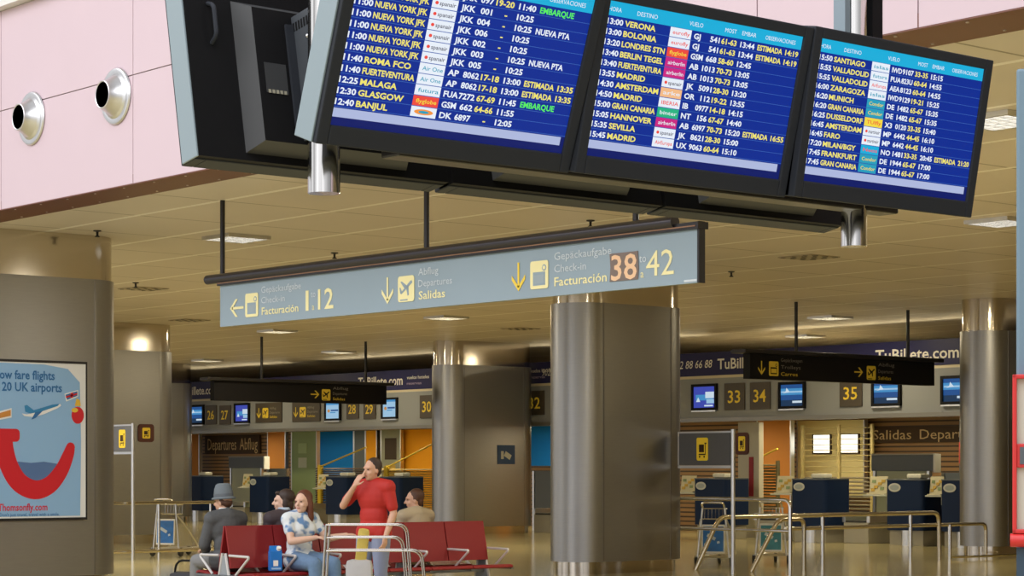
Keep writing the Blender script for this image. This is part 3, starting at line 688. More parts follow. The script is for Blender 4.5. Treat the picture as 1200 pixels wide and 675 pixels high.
# jet nozzles on the pink wall
def nozzle(label, px, py):
    x = onY(px, WALLY); z = H(py, zY(px, WALLY))
    t = thing('air_nozzle', label, 'vent', (x, WALLY, z), 0, 'round air nozzles', rot=(PI/2, 0, 0))
    prof = [(0.285, 0.0), (0.295, 0.012), (0.285, 0.028), (0.265, 0.034), (0.235, 0.030), (0.21, 0.05), (0.175, 0.10), (0.150, 0.155), (0.146, 0.172), (0.138, 0.176), (0.130, 0.172), (0.125, 0.10)]
    MB().lathe(prof[:6], ALU, 40).build('flange', t, smooth=True)
    MB().lathe(prof[5:], ALU, 40).build('nozzle_cone', t, smooth=True)
    MB().lathe([(0.0, 0.172), (0.130, 0.172)], VENT, 32).build('opening', t)  # dark disc across the mouth, painted for the shade inside the nozzle
nozzle('round metal air nozzle nearest the left edge of the pink wall', 38, 139)
nozzle('round metal air nozzle beside the back-turned black screen', 137, 113)

# ================================================================== CHECK-IN COUNTERS
PLG = mat('plinth_grey', (0.36, 0.34, 0.28), 0.45); CARD = mat('leaflet_cream', (0.62, 0.58, 0.40), 0.6); CARDY = mat('leaflet_ochre', (0.55, 0.36, 0.06), 0.6); LEAF = mat('leaflet_green', (0.25, 0.33, 0.16), 0.6)
SHELF = mat('pale_shelf', (0.52, 0.54, 0.46), 0.4); BADGE = mat('oval_badge', (0.52, 0.53, 0.48), 0.4); BADGEI = mat('badge_ring', (0.32, 0.36, 0.36), 0.4)
DFY = 32.75
def desk(where, pxl, W=0.95, D=0.72, shelf=True, cardside=-1, printer=True, top=1.27):
    xl = onY(pxl, DFY)
    t = thing('check_in_desk', 'navy check-in desk ' + where, 'desk', (xl+W/2, DFY, 0), 0, 'navy check-in desks')
    MB().bx((-W/2+0.06, 0.07, 0), (W/2-0.06, D, 0.30), PLG, 0.01).lathe([(0.15, 0), (0.15, 0.30)], ALU, 20, Matrix.Translation((0.02, 0.13, 0))).build('plinth', t, smooth=True)
    r = 0.10
    poly = [(W/2, D), (-W/2, D)]+[(-W/2+r-r*math.cos(a), r-r*math.sin(a)) for a in [PI/2*k/6 for k in range(7)]]+[(W/2-r+r*math.sin(a), r-r*math.cos(a)) for a in [PI/2*k/6 for k in range(7)]]
    b = MB().prism(poly[::-1], 0.30, top, NAVY)
    b.build('body', t, smooth=True)
    MB().prism([(p[0]*1.02, p[1]-0.01) for p in poly[::-1]], top, top+0.025, SLATE).build('counter_top', t)
    MB().plate(ellipse(-W*0.24, top-0.14, 0.15, 0.085), -0.004, BADGE, 0.006).plate(ellipse(-W*0.24, top-0.14, 0.11, 0.052), -0.011, BADGEI, 0.002).build('badge', t)
    if shelf:
        sl = 0.58 if pxl < 1100 else 0.37
        MB().bx((-W/2-sl, 0.02, 0.955), (-W/2+0.02, 0.36, 0.985), SHELF, 0.006).bx((-W/2-0.04, 0.10, 0.80), (-W/2, 0.14, 0.955), SHELF).build('shelf', t)
    return xl, W, D, top
def leaflets(label, x, y, z, w_=0.44, h_=0.36):
    t = thing('leaflet_holder', label, 'holder', (x, y, z), 0, 'leaflet holders on the desk shelves')
    MB().box((0, 0.05, h_/2), (w_, 0.015, h_), CARD, rot=(R(-8), 0, 0)).box((0, 0.02, 0.012), (w_, 0.14, 0.02), CARD).build('stand', t)
    m = MB()
    for k, (u, v) in enumerate(((-.25, .72), (.1, .60), (-.12, .42), (.24, .34), (-.28, .26), (.28, .74))): m.box((u*w_, 0.030+0.14*(v-.5)*h_, v*h_), (w_*.22, 0.006, h_*.16), CARDY if k % 3 else LEAF, rot=(R(-8), 0, 0.0))
    m.build('leaflet_print', t)
def terminal(label, x, y, z, w_=0.36):
    t = thing('desk_terminal', label, 'terminal', (x, y, z), 0, 'cream terminals on the desks')
    MB().box((0, 0, 0.055), (w_, 0.26, 0.09), CREAM, bev=0.03).build('shell', t, smooth=True); MB().bx((-w_*.4, -0.10, 0), (w_*.4, 0.10, 0.012), SLATE).build('foot', t)
DESKS = [(216, 'farthest left, under sign 26', 0.0), (291, 'behind the man in the hat, under sign 27', 0.0), (380, 'beside the yellow louvre post', 0.0), (443, 'in front of the bright orange panel', 0.0),
         (812, 'behind the right trolleys, under the number 33 sign', 0.0), (926, 'under the lit white boxes', 0.0), (1037, 'left of the last desk before the right pillar', 0.0), (1101, 'partly hidden by the right pillar', 0.0)]
for pxl, wh, _ in DESKS:
    xl, W_, D_, tp = desk(wh, pxl)
    leaflets('cream leaflet holder, desk ' + wh, xl-(0.30 if pxl < 1100 else 0.20), DFY+0.12, 0.986, 0.44 if pxl < 1100 else 0.32)
    terminal('cream terminal on the desk ' + wh, xl+W_*0.52, DFY+0.40, tp+0.026)
# partitions between the desks
PALEG = mat('pale_green_glass', (0.34, 0.36, 0.25), 0.35)
def partition(label, pxa, pxb, Y, zlo, zhi, header):
    xa, xb = onY(pxa, Y), onY(pxb, Y)
    t = thing('desk_partition', label, 'partition', (xa, Y, 0), 0, 'partitions behind the desks'); wd = xb-xa
    if header: MB().bx((0, 0, zlo), (wd, 0.16, zhi), SLATE, 0.01).bx((wd, -0.01, zlo-0.03), (wd+0.05, 0.17, zhi+0.02), WHITE).bx((-0.01, -0.012, zhi), (wd, 0.17, zhi+0.03), GREYP).build('header_panel', t)
    MB().bx((0.10, 0.05, 0.05), (wd*0.86, 0.10, zlo), PALEG if header else SLATE).build('screen_panel', t)
    MB().bx((0.02, 0.03, 0), (0.08, 0.12, zlo), ALU).bx((wd*0.88, 0.03, 0), (wd*0.88+0.06, 0.12, zlo), ALU).build('frame', t)
partition('slate headed partition behind the two right-hand desks', 1021, 1094, 34.3, H(552, 43), H(533, 43), True)
partition('slate headed partition behind the desk of the hatted man', 268, 309, 34.3, H(548.5, 63), H(536, 63), True)
partition('low slate partition left of the green panel', 311, 337, 34.9, H(549, 63), H(549, 63), False)
partition('low slate partition behind the right pillar', 1101, 1140, 35.0, H(554, 43.5), H(554, 43.5), False)
partition('low slate partition between the back pillar and the centre pillar', 622, 648, 34.0, H(552, 51), H(552, 51), False)
# baggage belts between the desks: low pale boxes with a dark belt
def belt(label, px):
    x = onY(px, 33.1)
    t = thing('baggage_belt', label, 'conveyor', (x, 33.1, 0), 0, 'baggage belts between the desks')
    MB().bx((-0.32, 0, 0.0), (0.32, 0.75, 0.42), PLG, 0.01).build('housing', t); MB().bx((-0.26, -0.01, 0.42), (0.26, 0.73, 0.45), RUBBER).build('belt', t); MB().bx((-0.36, 0.0, 0.42), (-0.28, 0.75, 0.56), ALU).build('side_rail', t); MB().bx((0.28, 0.0, 0.42), (0.36, 0.75, 0.56), ALU).build('side_rail', t)
for lab, px in (('low baggage belt left of the navy desk under the lit boxes', 898), ('low baggage belt right of the desk under the lit boxes', 1003), ('low baggage belt right of the back pillar', 636), ('low baggage belt behind the man in the hat', 279), ('low baggage belt beside the green panel', 352)):
    belt(lab, px)
# coloured panels behind the counters
def cpanel(label, pxa, pxb, Y, col, z0=0.0, z1=2.58, name='wall_panel'):
    xa, xb = onY(pxa, Y), onY(pxb, Y)
    t = thing(name, label, 'panel', (xa, Y, z0), 0)
    MB().bx((0, 0, 0), (xb-xa, 0.10, z1-z0), col).build('board', t)
    MB().bx((-0.03, -0.01, 0), (0, 0.11, z1-z0), ALU).bx((xb-xa, -0.01, 0), (xb-xa+0.03, 0.11, z1-z0), ALU).build('edge_strip', t)
    return t, xb-xa, z1-z0
GRN = mat('panel_green', (0.27, 0.36, 0.17), 0.45); BLU = mat('panel_blue', (0.004, 0.16, 0.55), 0.75); ORA = mat('panel_orange', (0.85, 0.36, 0.015), 0.7); ORB = mat('panel_orange_brown', (0.50, 0.19, 0.025), 0.7)
CRW = mat('panel_cream', (0.80, 0.70, 0.36), 0.6)
t, wd, hh = cpanel('green panel with two small notices behind the seated woman', 342, 370.5, 34.2, GRN)
for zz, m in ((1.92, mat('notice_green', (0.40, 0.52, 0.28), 0.6)), (1.52, mat('notice_pale', (0.55, 0.60, 0.50), 0.6))): MB().bx((wd*.28, -0.012, zz), (wd*.62, 0, zz+0.28), m).build('notice', t)
cpanel('bright blue panel right of the green panel', 373, 414, 36.5, BLU)
cpanel('narrow dark panel between the blue and orange panels', 415.5, 427.5, 36.5, SLATE)
cpanel('narrow orange panel right of the blue panel', 429, 441, 36.5, ORA)
cpanel('tall bright orange panel left of the back pillar', 471, 520, 36.5, ORA)
cpanel('orange brown panel behind the left desks', 314, 334, 36.0, ORB)
cpanel('narrow orange brown panel at the far left of the counters', 225, 233, 36.5, ORB)
cpanel('orange brown panel left of the lit white boxes', 888, 926, 36.0, ORB)
cpanel('bright blue panel between the back pillar and the centre pillar', 618, 652, 36.0, BLU, H(546, 56))
cpanel('cream wall panel carrying the lit white boxes', 935, 1012, 36.6, CRW, 0.9)
t, wd, hh = cpanel('grey door panel with dark window right of the louvre screens', 447, 469, 36.3, mat('door_grey', (0.30, 0.30, 0.24), 0.5))
MB().bx((wd*.2, -0.014, 1.75), (wd*.8, 0, 2.35), BROWN).build('window', t); MB().bx((wd*.25, -0.014, 1.3), (wd*.75, 0, 1.6), CARDY).build('notice', t)
# lit boxes
GLOW = mat('lit_white_box', (0.9, 0.9, 0.8), 0.5, emit=(1.0, 0.97, 0.80), es=1.6)
for lab, a, b in (('glowing white light box, left one of the pair', 953.5, 975), ('glowing white light box, right one of the pair', 983.5, 1008)):
    Y = 36.598; xa, xb = onY(a, Y), onY(b, Y); z1, z0 = H(508, zY(980, Y)), H(532, zY(980, Y))
    t = thing('light_box', lab, 'light box', (xa, Y, z0), 0, 'lit boxes on the cream panel')
    MB().bx((0.03, -0.04, 0.03), (xb-xa-0.03, 0, z1-z0-0.03), GLOW).build('lit_face', t)
    f = MB(); e = 0.03; w_, h_ = xb-xa, z1-z0
    f.bx((0, -0.05, 0), (e, 0, h_), BROWN); f.bx((w_-e, -0.05, 0), (w_, 0, h_), BROWN); f.bx((e, -0.05, 0), (w_-e, 0, e), BROWN); f.bx((e, -0.05, h_-e), (w_-e, 0, h_), BROWN); f.build('frame', t)
    MB().bx((e, -0.046, h_*.30), (w_-e, -0.041, h_*.32), GREYP).bx((e, -0.046, h_*.62), (w_-e, -0.041, h_*.64), GREYP).build('glazing_bar', t)
# big lettering boards
BRL = mat('board_letter_beige', (0.62, 0.46, 0.24), 0.6)
for lab, a, b, y1, y0, words in (('dark brown lettering board on the right reading Salidas Departures', 1018, 1142, 500, 518.5, (('Salidas', 1023, 1068), ('Departures', 1078, 1160))),
                                 ('dark brown lettering board on the left reading Departures Abflug', 240, 304, 510, 532, (('Departures', 243.5, 277), ('Abflug', 281, 302)))):
    Y = 36.919; xa, xb = onY(a, Y), onY(b, Y); c = (a+b)/2; z1, z0 = H(y1, zY(c, Y)), H(y0, zY(c, Y))
    t = thing('lettering_board', lab, 'sign', (xa, Y, z0), 0)
    MB().bx((0, 0, 0), (xb-xa, 0.08, z1-z0), BROWN).build('board', t)
    for wd_, u, v in words: MB().text(wd_, onY(u, Y)-xa, (z1-z0)*.22, (z1-z0)*.62, -0.005, BRL, width=onY(v, Y)-onY(u, Y)).build('lettering', t)
# louvre screens with yellow posts and sloping rails
def louvre(label, pxp, ytop, pxr, yrail, Y, slat_m=BROWN):
    xa, xb = onY(pxp, Y), onY(pxr, Y); zp = H(ytop, zY(pxp, Y)); zr = H(yrail, zY(pxr, Y))
    t = thing('louvre_screen', label, 'screen', (xa, Y, 0), 0, 'slatted screens behind the desks')
    L_ = xb-xa
    MB().bx((-0.07, -0.05, 0), (0.07, 0.05, zp), YELD, 0.01).build('post', t)
    MB().tube([(0, -0.02, zp-0.05), (L_, -0.02, zr)], 0.022, YELD, 8).build('sloping_rail', t, smooth=True)
    n = 20
    for k in range(n):
        z = 0.35+(zp-0.45)*k/(n-1)
        MB().box((L_*0.5, 0.03, z), (L_, 0.06, 0.018), slat_m, rot=(R(25), 0, 0)).box((-0.16, 0.03, z), (0.18, 0.06, 0.018), slat_m, rot=(R(25), 0, 0)).build('slat', t)
    MB().bx((L_-0.05, -0.03, 0), (L_, 0.05, zp), slat_m).build('end_post', t)
BRS = mat('slat_olive', (0.14, 0.12, 0.06), 0.5)
louvre('slatted screen with yellow post right of the green panel', 375.5, 545, 430, 524, 34.0)
louvre('slatted screen with yellow post in front of the orange panel', 453, 546, 516, 516, 34.6, mat('slat_ochre', (0.38, 0.25, 0.06), 0.5))
louvre('slatted screen with pale yellow post left of the orange brown panel', 877, 540, 912, 526, 34.6, BRS)
xa, xb = onY(941, 35.6), onY(1022, 35.6)
t = thing('louvre_screen', 'wide olive slatted screen with thin wires in front of the lit white boxes', 'screen', (xa, 35.6, 0), 0, 'slatted screens behind the desks')
SLG = mat('slat_grey', (0.20, 0.17, 0.11), 0.5); WIR = mat('wire_ochre', (0.42, 0.34, 0.14), 0.45)
for q in (0.0, 0.53, 1.0): MB().bx(((xb-xa)*q-0.035, -0.03, 0), ((xb-xa)*q+0.035, 0.03, 2.45), WIR, 0.01).build('post', t)
for k in range(13): MB().box(((xb-xa)/2, 0.0, 0.30+0.083*k), (xb-xa-0.08, 0.05, 0.022), SLG, rot=(R(25), 0, 0)).build('slat', t)
for k in range(9): MB().tube([(0, 0, 1.42+0.12*k), (xb-xa, 0, 1.42+0.12*k)], 0.009, WIR, 6).build('wire', t)
# pale column with trolley plate, fire extinguisher on its column
x = onY(865, 34.0)
t = thing('info_column', 'pale narrow board with a brown trolley plate and dark red strip', 'panel', (x, 34.0, 0))
MB().bx((0, 0, 0), (0.62, 0.14, 2.5), mat('column_pale', (0.50, 0.47, 0.38), 0.5)).build('board', t)
MB().bx((0.34, -0.02, 0.9), (0.46, 0, 1.75), mat('dark_red', (0.30, 0.01, 0.02), 0.5)).build('red_strip', t)
m = MB().plate(rrect(-0.05, 1.80, 0.33, 2.28, 0.08), -0.001, mat('plate_maroon', (0.09, 0.02, 0.015), 0.5), 0.03); pict_cart(m, 0.04, 1.88, 0.20, 0.32, -0.032, YEL, BROWN); m.build('trolley_plate', t)
x = onY(1124, 35.8)
t = thing('grey_column', 'grey column board with a red fire extinguisher cabinet beside the right pillar', 'panel', (x, 35.8, 0))
MB().bx((0, 0, 0), (1.0, 0.2, 2.5), SLATE).build('board', t)
MB().lathe([(0.0, 0), (0.08, 0), (0.085, 0.03), (0.085, 0.42), (0.05, 0.48), (0.025, 0.50), (0.025, 0.56), (0, 0.56)], mat('extinguisher_red', (0.5, 0.01, 0.01), 0.35), 16, Matrix.Translation((0.18, -0.10, 1.6))).build('extinguisher', t, smooth=True)
MB().bx((0.06, -0.01, 2.22), (0.26, 0, 2.42), mat('extinguisher_red', (0.5, 0, 0))).build('extinguisher_plate', t)
# fluorescent battens under the fascia
TUBE = mat('batten_tube', (0.9, 0.9, 0.8), 0.5, emit=(1.0, 0.88, 0.62), es=4.0)
for k, (lab, px) in enumerate((('tube light under the fascia above the far left desks', 262), ('tube light under the fascia above the green panel', 352), ('tube light under the fascia left of the back pillar', 455), ('tube light under the fascia between the two pillars', 632), ('tube light under the fascia right of the centre pillar', 812), ('tube light under the fascia above the lit boxes', 955), ('tube light under the fascia near the right pillar', 1075))):
    x = onY(px, FY+1.6)
    t = thing('tube_light', lab, 'light', (x, FY+1.6, BH), 0, 'tube lights under the fascia')
    MB().bx((-0.75, -0.05, -0.04), (0.75, 0.05, 0), ALU).build('batten', t); MB().tube([(-0.72, 0, -0.06), (0.72, 0, -0.06)], 0.02, TUBE, 10).build('tube', t)
    l = bpy.data.lights.new('lamp', 'AREA'); l.shape = 'RECTANGLE'; l.size = 2.4; l.size_y = 0.3; l.energy = 46; l.color = (1.0, 0.86, 0.56)
    o = bpy.data.objects.new('lamp', l); COL.objects.link(o); o.parent = t; o.location = (0, 0, -0.10)

# notices on the pillars
xf = BPX+0.455; yq = onX(593, xf)
t = thing('notice', 'small blue notice on the oval pillar behind the red bench', 'notice', (xf, yq-0.26, H(544, zX(593, xf))), PI/2)
MB().bx((0, -0.012, 0), (0.52, 0, 0.44), mat('notice_blue', (0.02, 0.06, 0.17), 0.5)).build('plate', t); MB().bx((0.10, -0.016, 0.12), (0.18, -0.012, 0.30), BADGE).box((0.30, -0.014, 0.2), (0.2, 0.004, 0.12), BADGE, rot=(0, 0.5, 0)).build('symbol', t)
xf = L2X+0.455; yq = onX(161.5, xf); y2 = onX(180, xf); z0 = H(518, zX(170, xf)); z1 = H(497, zX(170, xf))
t = thing('notice', 'small brown framed trolley sign on the second pillar from the left', 'notice', (xf, yq, z0), PI/2)
MB().plate(rrect(0, 0, y2-yq, z1-z0, 0.06), -0.001, mat('plate_maroon', (0.06, 0.03, 0.02)), 0.02).build('plate', t)
m = MB(); pict_cart(m, (y2-yq)*.25, (z1-z0)*.2, (y2-yq)*.5, (z1-z0)*.6, -0.022, YEL, BROWN); m.build('symbol', t)

# ================================================================== POSTER on the left pillar
xf = -24.3+0.455+0.015; ya = 11.72; yb = onX(99, xf); zz = zX(99, xf); z1, z0 = H(427, zz), H(606, zz)
t = thing('poster', 'blue airline poster with a big red smile on the far left pillar', 'poster', (xf, ya, z0), PI/2)
Wp, Hp = yb-ya, z1-z0
SKYP = mat('poster_blue', (0.27, 0.47, 0.72), 0.4); PW = mat('poster_white', (0.80, 0.80, 0.78), 0.45); PRD = mat('poster_red', (0.62, 0.008, 0.02), 0.4); PNV = mat('poster_text_blue', (0.02, 0.14, 0.36), 0.45); PSEA = mat('poster_sea', (0.09, 0.17, 0.36), 0.45)
MB().bx((0, -0.03, 0), (Wp, -0.004, Hp), PW).build('sheet', t)
fr = MB(); fr.bx((-0.02, -0.035, Hp), (Wp+0.02, 0, Hp+0.03), DARKM); fr.bx((-0.02, -0.035, -0.03), (Wp+0.02, 0, 0), DARKM); fr.bx((Wp, -0.035, 0), (Wp+0.02, 0, Hp), DARKM); fr.build('frame', t)
def pz(py): return H(py, zX(50, xf))-z0
def pxx(px): return onX(px, xf)-ya
art = MB(); y = -0.031
art.plate([(0.0, 0.02), (pxx(92.5), 0.02), (pxx(93.5), Hp*.5), (pxx(92), Hp*.88), (pxx(78), Hp*.965), (pxx(50), Hp-0.02), (0, Hp-0.012)], y, SKYP, 0.001)
art.build('sky_print', t)
# red smile: a curved stroke with a serif at its left end
sm = MB(); cxp, czp = pxx(40), pz(529); pts = []
import itertools
arc = [(pxx(a), pz(b)) for a, b in ((3, 505), (4, 526), (10, 548), (22, 566), (40, 574), (57, 568), (70, 552), (78, 534), (81, 524))]
def smooth_path(p, n=5):
    out = []
    for i in range(len(p)-1):
        a0 = p[max(i-1, 0)]; a1 = p[i]; a2 = p[i+1]; a3 = p[min(i+2, len(p)-1)]
        for k in range(n):
            q = k/n
            out.append(tuple(0.5*((2*a1[d])+(-a0[d]+a2[d])*q+(2*a0[d]-5*a1[d]+4*a2[d]-a3[d])*q*q+(-a0[d]+3*a1[d]-3*a2[d]+a3[d])*q**3) for d in (0, 1)))
    return out+[p[-1]]
sp_ = smooth_path(arc); hw = [0.11+0.03*math.sin(PI*i/(len(sp_)-1)) - 0.05*(i/(len(sp_)-1)) for i in range(len(sp_))]
vs = []; 
for i, p in enumerate(sp_):
    a = sp_[max(i-1, 0)]; b = sp_[min(i+1, len(sp_)-1)]; d = Vector((b[0]-a[0], b[1]-a[1])).normalized(); nrm = (-d.y, d.x)
    vs += [(p[0]+nrm[0]*hw[i], y-0.003, p[1]+nrm[1]*hw[i]), (p[0]-nrm[0]*hw[i], y-0.003, p[1]-nrm[1]*hw[i])]
sea = MB(); sea.add([(pxx(12), y-0.002, pz(543)), (pxx(20), y-0.002, pz(541)), (pxx(35), y-0.002, pz(542.5)), (pxx(50), y-0.002, pz(541)), (pxx(66), y-0.002, pz(543.5)), (pxx(72), y-0.002, pz(545)), (pxx(62), y-0.002, pz(562)), (pxx(40), y-0.002, pz(572)), (pxx(20), y-0.002, pz(562))], [tuple(range(9))], PSEA); sea.build('sea_print', t)
sm.add(vs, [(2*i, 2*i+1, 2*i+3, 2*i+2) for i in range(len(sp_)-1)], PRD)
sm.plate(ellipse(*sp_[-1], hw[-1], hw[-1], 16), y-0.0035, PRD, 0.001)
sm.plate(rrect(pxx(-18), pz(518), pxx(21.5), pz(503), 0.05), y-0.0035, PRD, 0.001)
sm.build('red_smile', t)
pl = MB()
def pp_(l, m, dy=0.003): pl.plate([(pxx(a), pz(b)) for a, b in l], y-dy, m, 0.001)
pp_([(24, 485), (30, 486), (50, 481), (66, 474), (69, 473), (70, 475), (66, 478), (50, 485.5), (38, 489), (27, 488)], PW)
pp_([(28, 483), (27, 476), (30, 475), (38, 481), (60, 474), (68, 473), (66, 475.5), (48, 482), (34, 485)], mat('poster_plane_blue', (0.03, 0.22, 0.45), 0.4), 0.004)
pp_([(40, 483), (48, 482), (40, 490), (35, 492)], PNV, 0.005)
pl.build('aeroplane_print', t)
fl = MB(); pl = fl
pp_([(74, 461), (90, 456), (90, 464), (76, 470)], PW); pp_([(75, 462), (89, 457.5), (89, 463), (77, 468)], PNV, 0.004); pp_([(75, 464), (89, 459.5), (89, 461.5), (76, 466)], PRD, 0.005); pp_([(81, 460), (84, 459), (84, 465), (81, 466)], PRD, 0.005)
fl.build('flag_print', t); fl = MB(); pl = fl
pp_([(-2, 483), (12, 479), (12, 490), (-2, 493)], PW); pp_([(-2, 485), (11, 481), (11, 488), (-2, 491)], mat('poster_flag_orange', (0.6, 0.25, 0.05), 0.5), 0.004)
fl.build('flag_print', t)
ap = MB(); ap.plate(ellipse((pxx(89.5)), pz(486), 0.085, 0.105), y-0.003, PRD, 0.001); ap.plate(ellipse(pxx(86), pz(480), 0.045, 0.028), y-0.004, mat('poster_gold', (0.8, 0.5, 0.05), 0.5), 0.001)
ap.plate([(pxx(86), pz(475)), (pxx(93), pz(475)), (pxx(92), pz(468)), (pxx(88), pz(466))], y-0.004, mat('poster_gold', (0.8, 0.5, 0.05)), 0.001); ap.build('red_ball_print', t)
def ptext(s_, xr, zb, cap, m, wd, bold=0.02): MB().text(s_, pxx(xr), zb, cap, y-0.004, m, width=wd, align='R', bold=bold).build('lettering', t)
full = pxx(62)-pxx(0)
ptext('low fare flights', 62.5, pz(445), 0.105, PNV, (pxx(62.5)-pxx(8))*1.22)
ptext('from 20 UK airports', 71, pz(459), 0.105, PNV, (pxx(71)-pxx(0))*1.36)
ptext('Thomsonfly.com', 54, pz(598), 0.085, mat('poster_red_text', (0.62, 0.02, 0.05), 0.4), (pxx(54)-pxx(-4)))
ptext("Don't just travel, travel with a smile.", 68, pz(604.5), 0.04, PNV, (pxx(68)-pxx(-2)), 0.005)

# ================================================================== TROLLEYS, RAILS AND TROLLEY SIGNS
AD = mat('trolley_ad_blue', (0.02, 0.16, 0.48), 0.4, noise=0.5, nscale=9); ADT = mat('trolley_ad_teal', (0.05, 0.26, 0.32), 0.4, noise=0.5, nscale=9); ADW = mat('trolley_ad_white', (0.6, 0.68, 0.72), 0.5)
def trolley(label, x, y, rz, adm):
    t = thing('luggage_trolley', label, 'trolley', (x, y, 0), rz, 'luggage trolleys parked at the rails')
    w_ = 0.27
    for sx in (-1, 1):
        MB().rtube([(sx*w_, 0.42, 0.17), (sx*w_*0.95, 0.0, 0.52), (sx*w_*0.72, -0.22, 0.72)], 0.014, ALU, 0.08, 8).build('side_strut', t, smooth=True)
        MB().tube([(sx*w_*0.9, -0.22, 0.13), (sx*w_*0.62, -0.20, 0.92)], 0.015, ALU, 8).build('upright', t, smooth=True)
    MB().rtube([(-w_*.62, -0.20, 0.90), (-w_*.62, -0.36, 0.98), (w_*.62, -0.36, 0.98), (w_*.62, -0.20, 0.90)], 0.017, CHROME, 0.09, 10).build('handle', t, smooth=True)
    b = MB().rtube([(-w_*.68, -0.19, 0.88), (-w_*.68, 0.06, 0.88), (w_*.68, 0.06, 0.88), (w_*.68, -0.19, 0.88)], 0.008, CHROME, 0.04, 6)
    b.rtube([(-w_*.68, -0.19, 0.72), (-w_*.68, 0.04, 0.72), (w_*.68, 0.04, 0.72), (w_*.68, -0.19, 0.72)], 0.008, CHROME, 0.04, 6)
    for k in range(7): xx = -w_*.62+k*w_*1.24/6; b.tube([(xx, 0.055, 0.88), (xx, 0.04, 0.72)], 0.004, CHROME, 5)
    b.build('basket', t, smooth=True)
    MB().box((0, -0.235, 0.42), (w_*1.30, 0.02, 0.44), WHITE, rot=(R(-4), 0, 0), bev=0.006).build('advert_frame', t)
    a = MB().box((0, -0.248, 0.42), (w_*1.16, 0.006, 0.38), adm, rot=(R(-4), 0, 0)); a.box((-0.03, -0.253, 0.45), (0.14, 0.004, 0.05), ADW, rot=(R(-4), 0.5, 0)); a.box((0.05, -0.253, 0.36), (0.10, 0.004, 0.035), ADW, rot=(R(-4), -0.3, 0)); a.build('advert', t)
    f = MB().rtube([(-w_, -0.24, 0.13), (-w_*.8, 0.62, 0.13), (w_*.8, 0.62, 0.13), (w_, -0.24, 0.13)], 0.017, ALU, 0.12, 8)
    for k in range(4): f.tube([(-w_*.9, -0.1+0.2*k, 0.13), (w_*.9, -0.1+0.2*k, 0.13)], 0.010, ALU, 6)
    f.build('base_frame', t, smooth=True)
    for p in ((-w_, -0.20), (w_, -0.20), (0, 0.58)):
        M = Matrix.Translation((p[0], p[1], 0.075)) @ Matrix.Rotation(PI/2, 4, 'Y')
        MB().lathe([(0.03, -0.022), (0.070, -0.022), (0.075, -0.014), (0.075, 0.014), (0.070, 0.022), (0.03, 0.022)], RUBBER, 18, M).build('wheel', t, smooth=True)
x, y = P(838, 33.3); trolley('luggage trolley with a blue advert behind the rails, left of the pair', x, y, R(38), AD)
x, y = P(905, 34.0); trolley('luggage trolley with a teal advert behind the rails, right of the pair', x, y, R(38), ADT)
x, y = P(202, 37.0); trolley('luggage trolley with a blue advert beside the second pillar on the left', x, y, R(30), AD)

# rail along x, z=30.6 (right of the centre pillar)
x1, y1 = P(926, 30.1); x0 = onY(788, y1)
t = thing('trolley_rail', 'shiny two-bar trolley rail with a rounded end right of the centre pillar', 'rail', (x0, y1, 0)); L_ = x1-x0
MB().rtube([(0, 0, 1.06), (L_, 0, 1.06), (L_, 0, 0.0)], 0.028, CHROME, 0.12, 12).build('top_rail', t, smooth=True)
MB().tube([(0, 0, 0.625), (L_, 0, 0.625)], 0.024, CHROME, 12).build('lower_rail', t, smooth=True)
MB().tube([(0, 0, 0), (0, 0, 1.06)], 0.028, CHROME, 12).build('post', t, smooth=True)
# long rail along y
ax, ay = P(843, 31.9)
def yl(px): return onX(px, ax)-ay
t = thing('trolley_rail', 'long brassy two-bar rail in front of the right-hand desks', 'rail', (ax, ay, 0), PI/2)
MB().rtube([(-0.32, 0.18, 0.0), (0, 0, 0.78), (yl(1100), 0, 0.78), (yl(1100)+0.02, 0, 0.0)], 0.034, TUBEM, 0.14, 12).build('top_rail', t, smooth=True)
MB().rtube([(yl(922), 0.03, 0.58), (yl(1157), 0.03, 0.58), (yl(1157), 0.03, 0.0)], 0.030, TUBEM, 0.12, 12).build('lower_rail', t, smooth=True)
for px, h_ in ((964, 0.78), (1067, 0.78), (1113, 0.58)): MB().tube([(yl(px), 0, 0), (yl(px), 0, h_)], 0.030, CHROME, 12).build('post', t, smooth=True)
MB().rtube([(yl(1113), 0, 0.05), (yl(1113)+0.4, -0.15, 0.05), (yl(1190), -0.15, 0.05)], 0.02, TUBEM, 0.1, 8).build('floor_bar', t, smooth=True)
x, y = P(912, 31.3)
MBt = thing('trolley_rail', 'short slanted brassy bar between the two parked right trolleys', 'rail', (x, y, 0), PI/2)
MB().rtube([(-0.36, 0.2, 0.0), (0, 0, 0.76), (0.55, 0, 0.76), (0.55, 0, 0)], 0.032, TUBEM, 0.12, 12).build('bar', MBt, smooth=True)
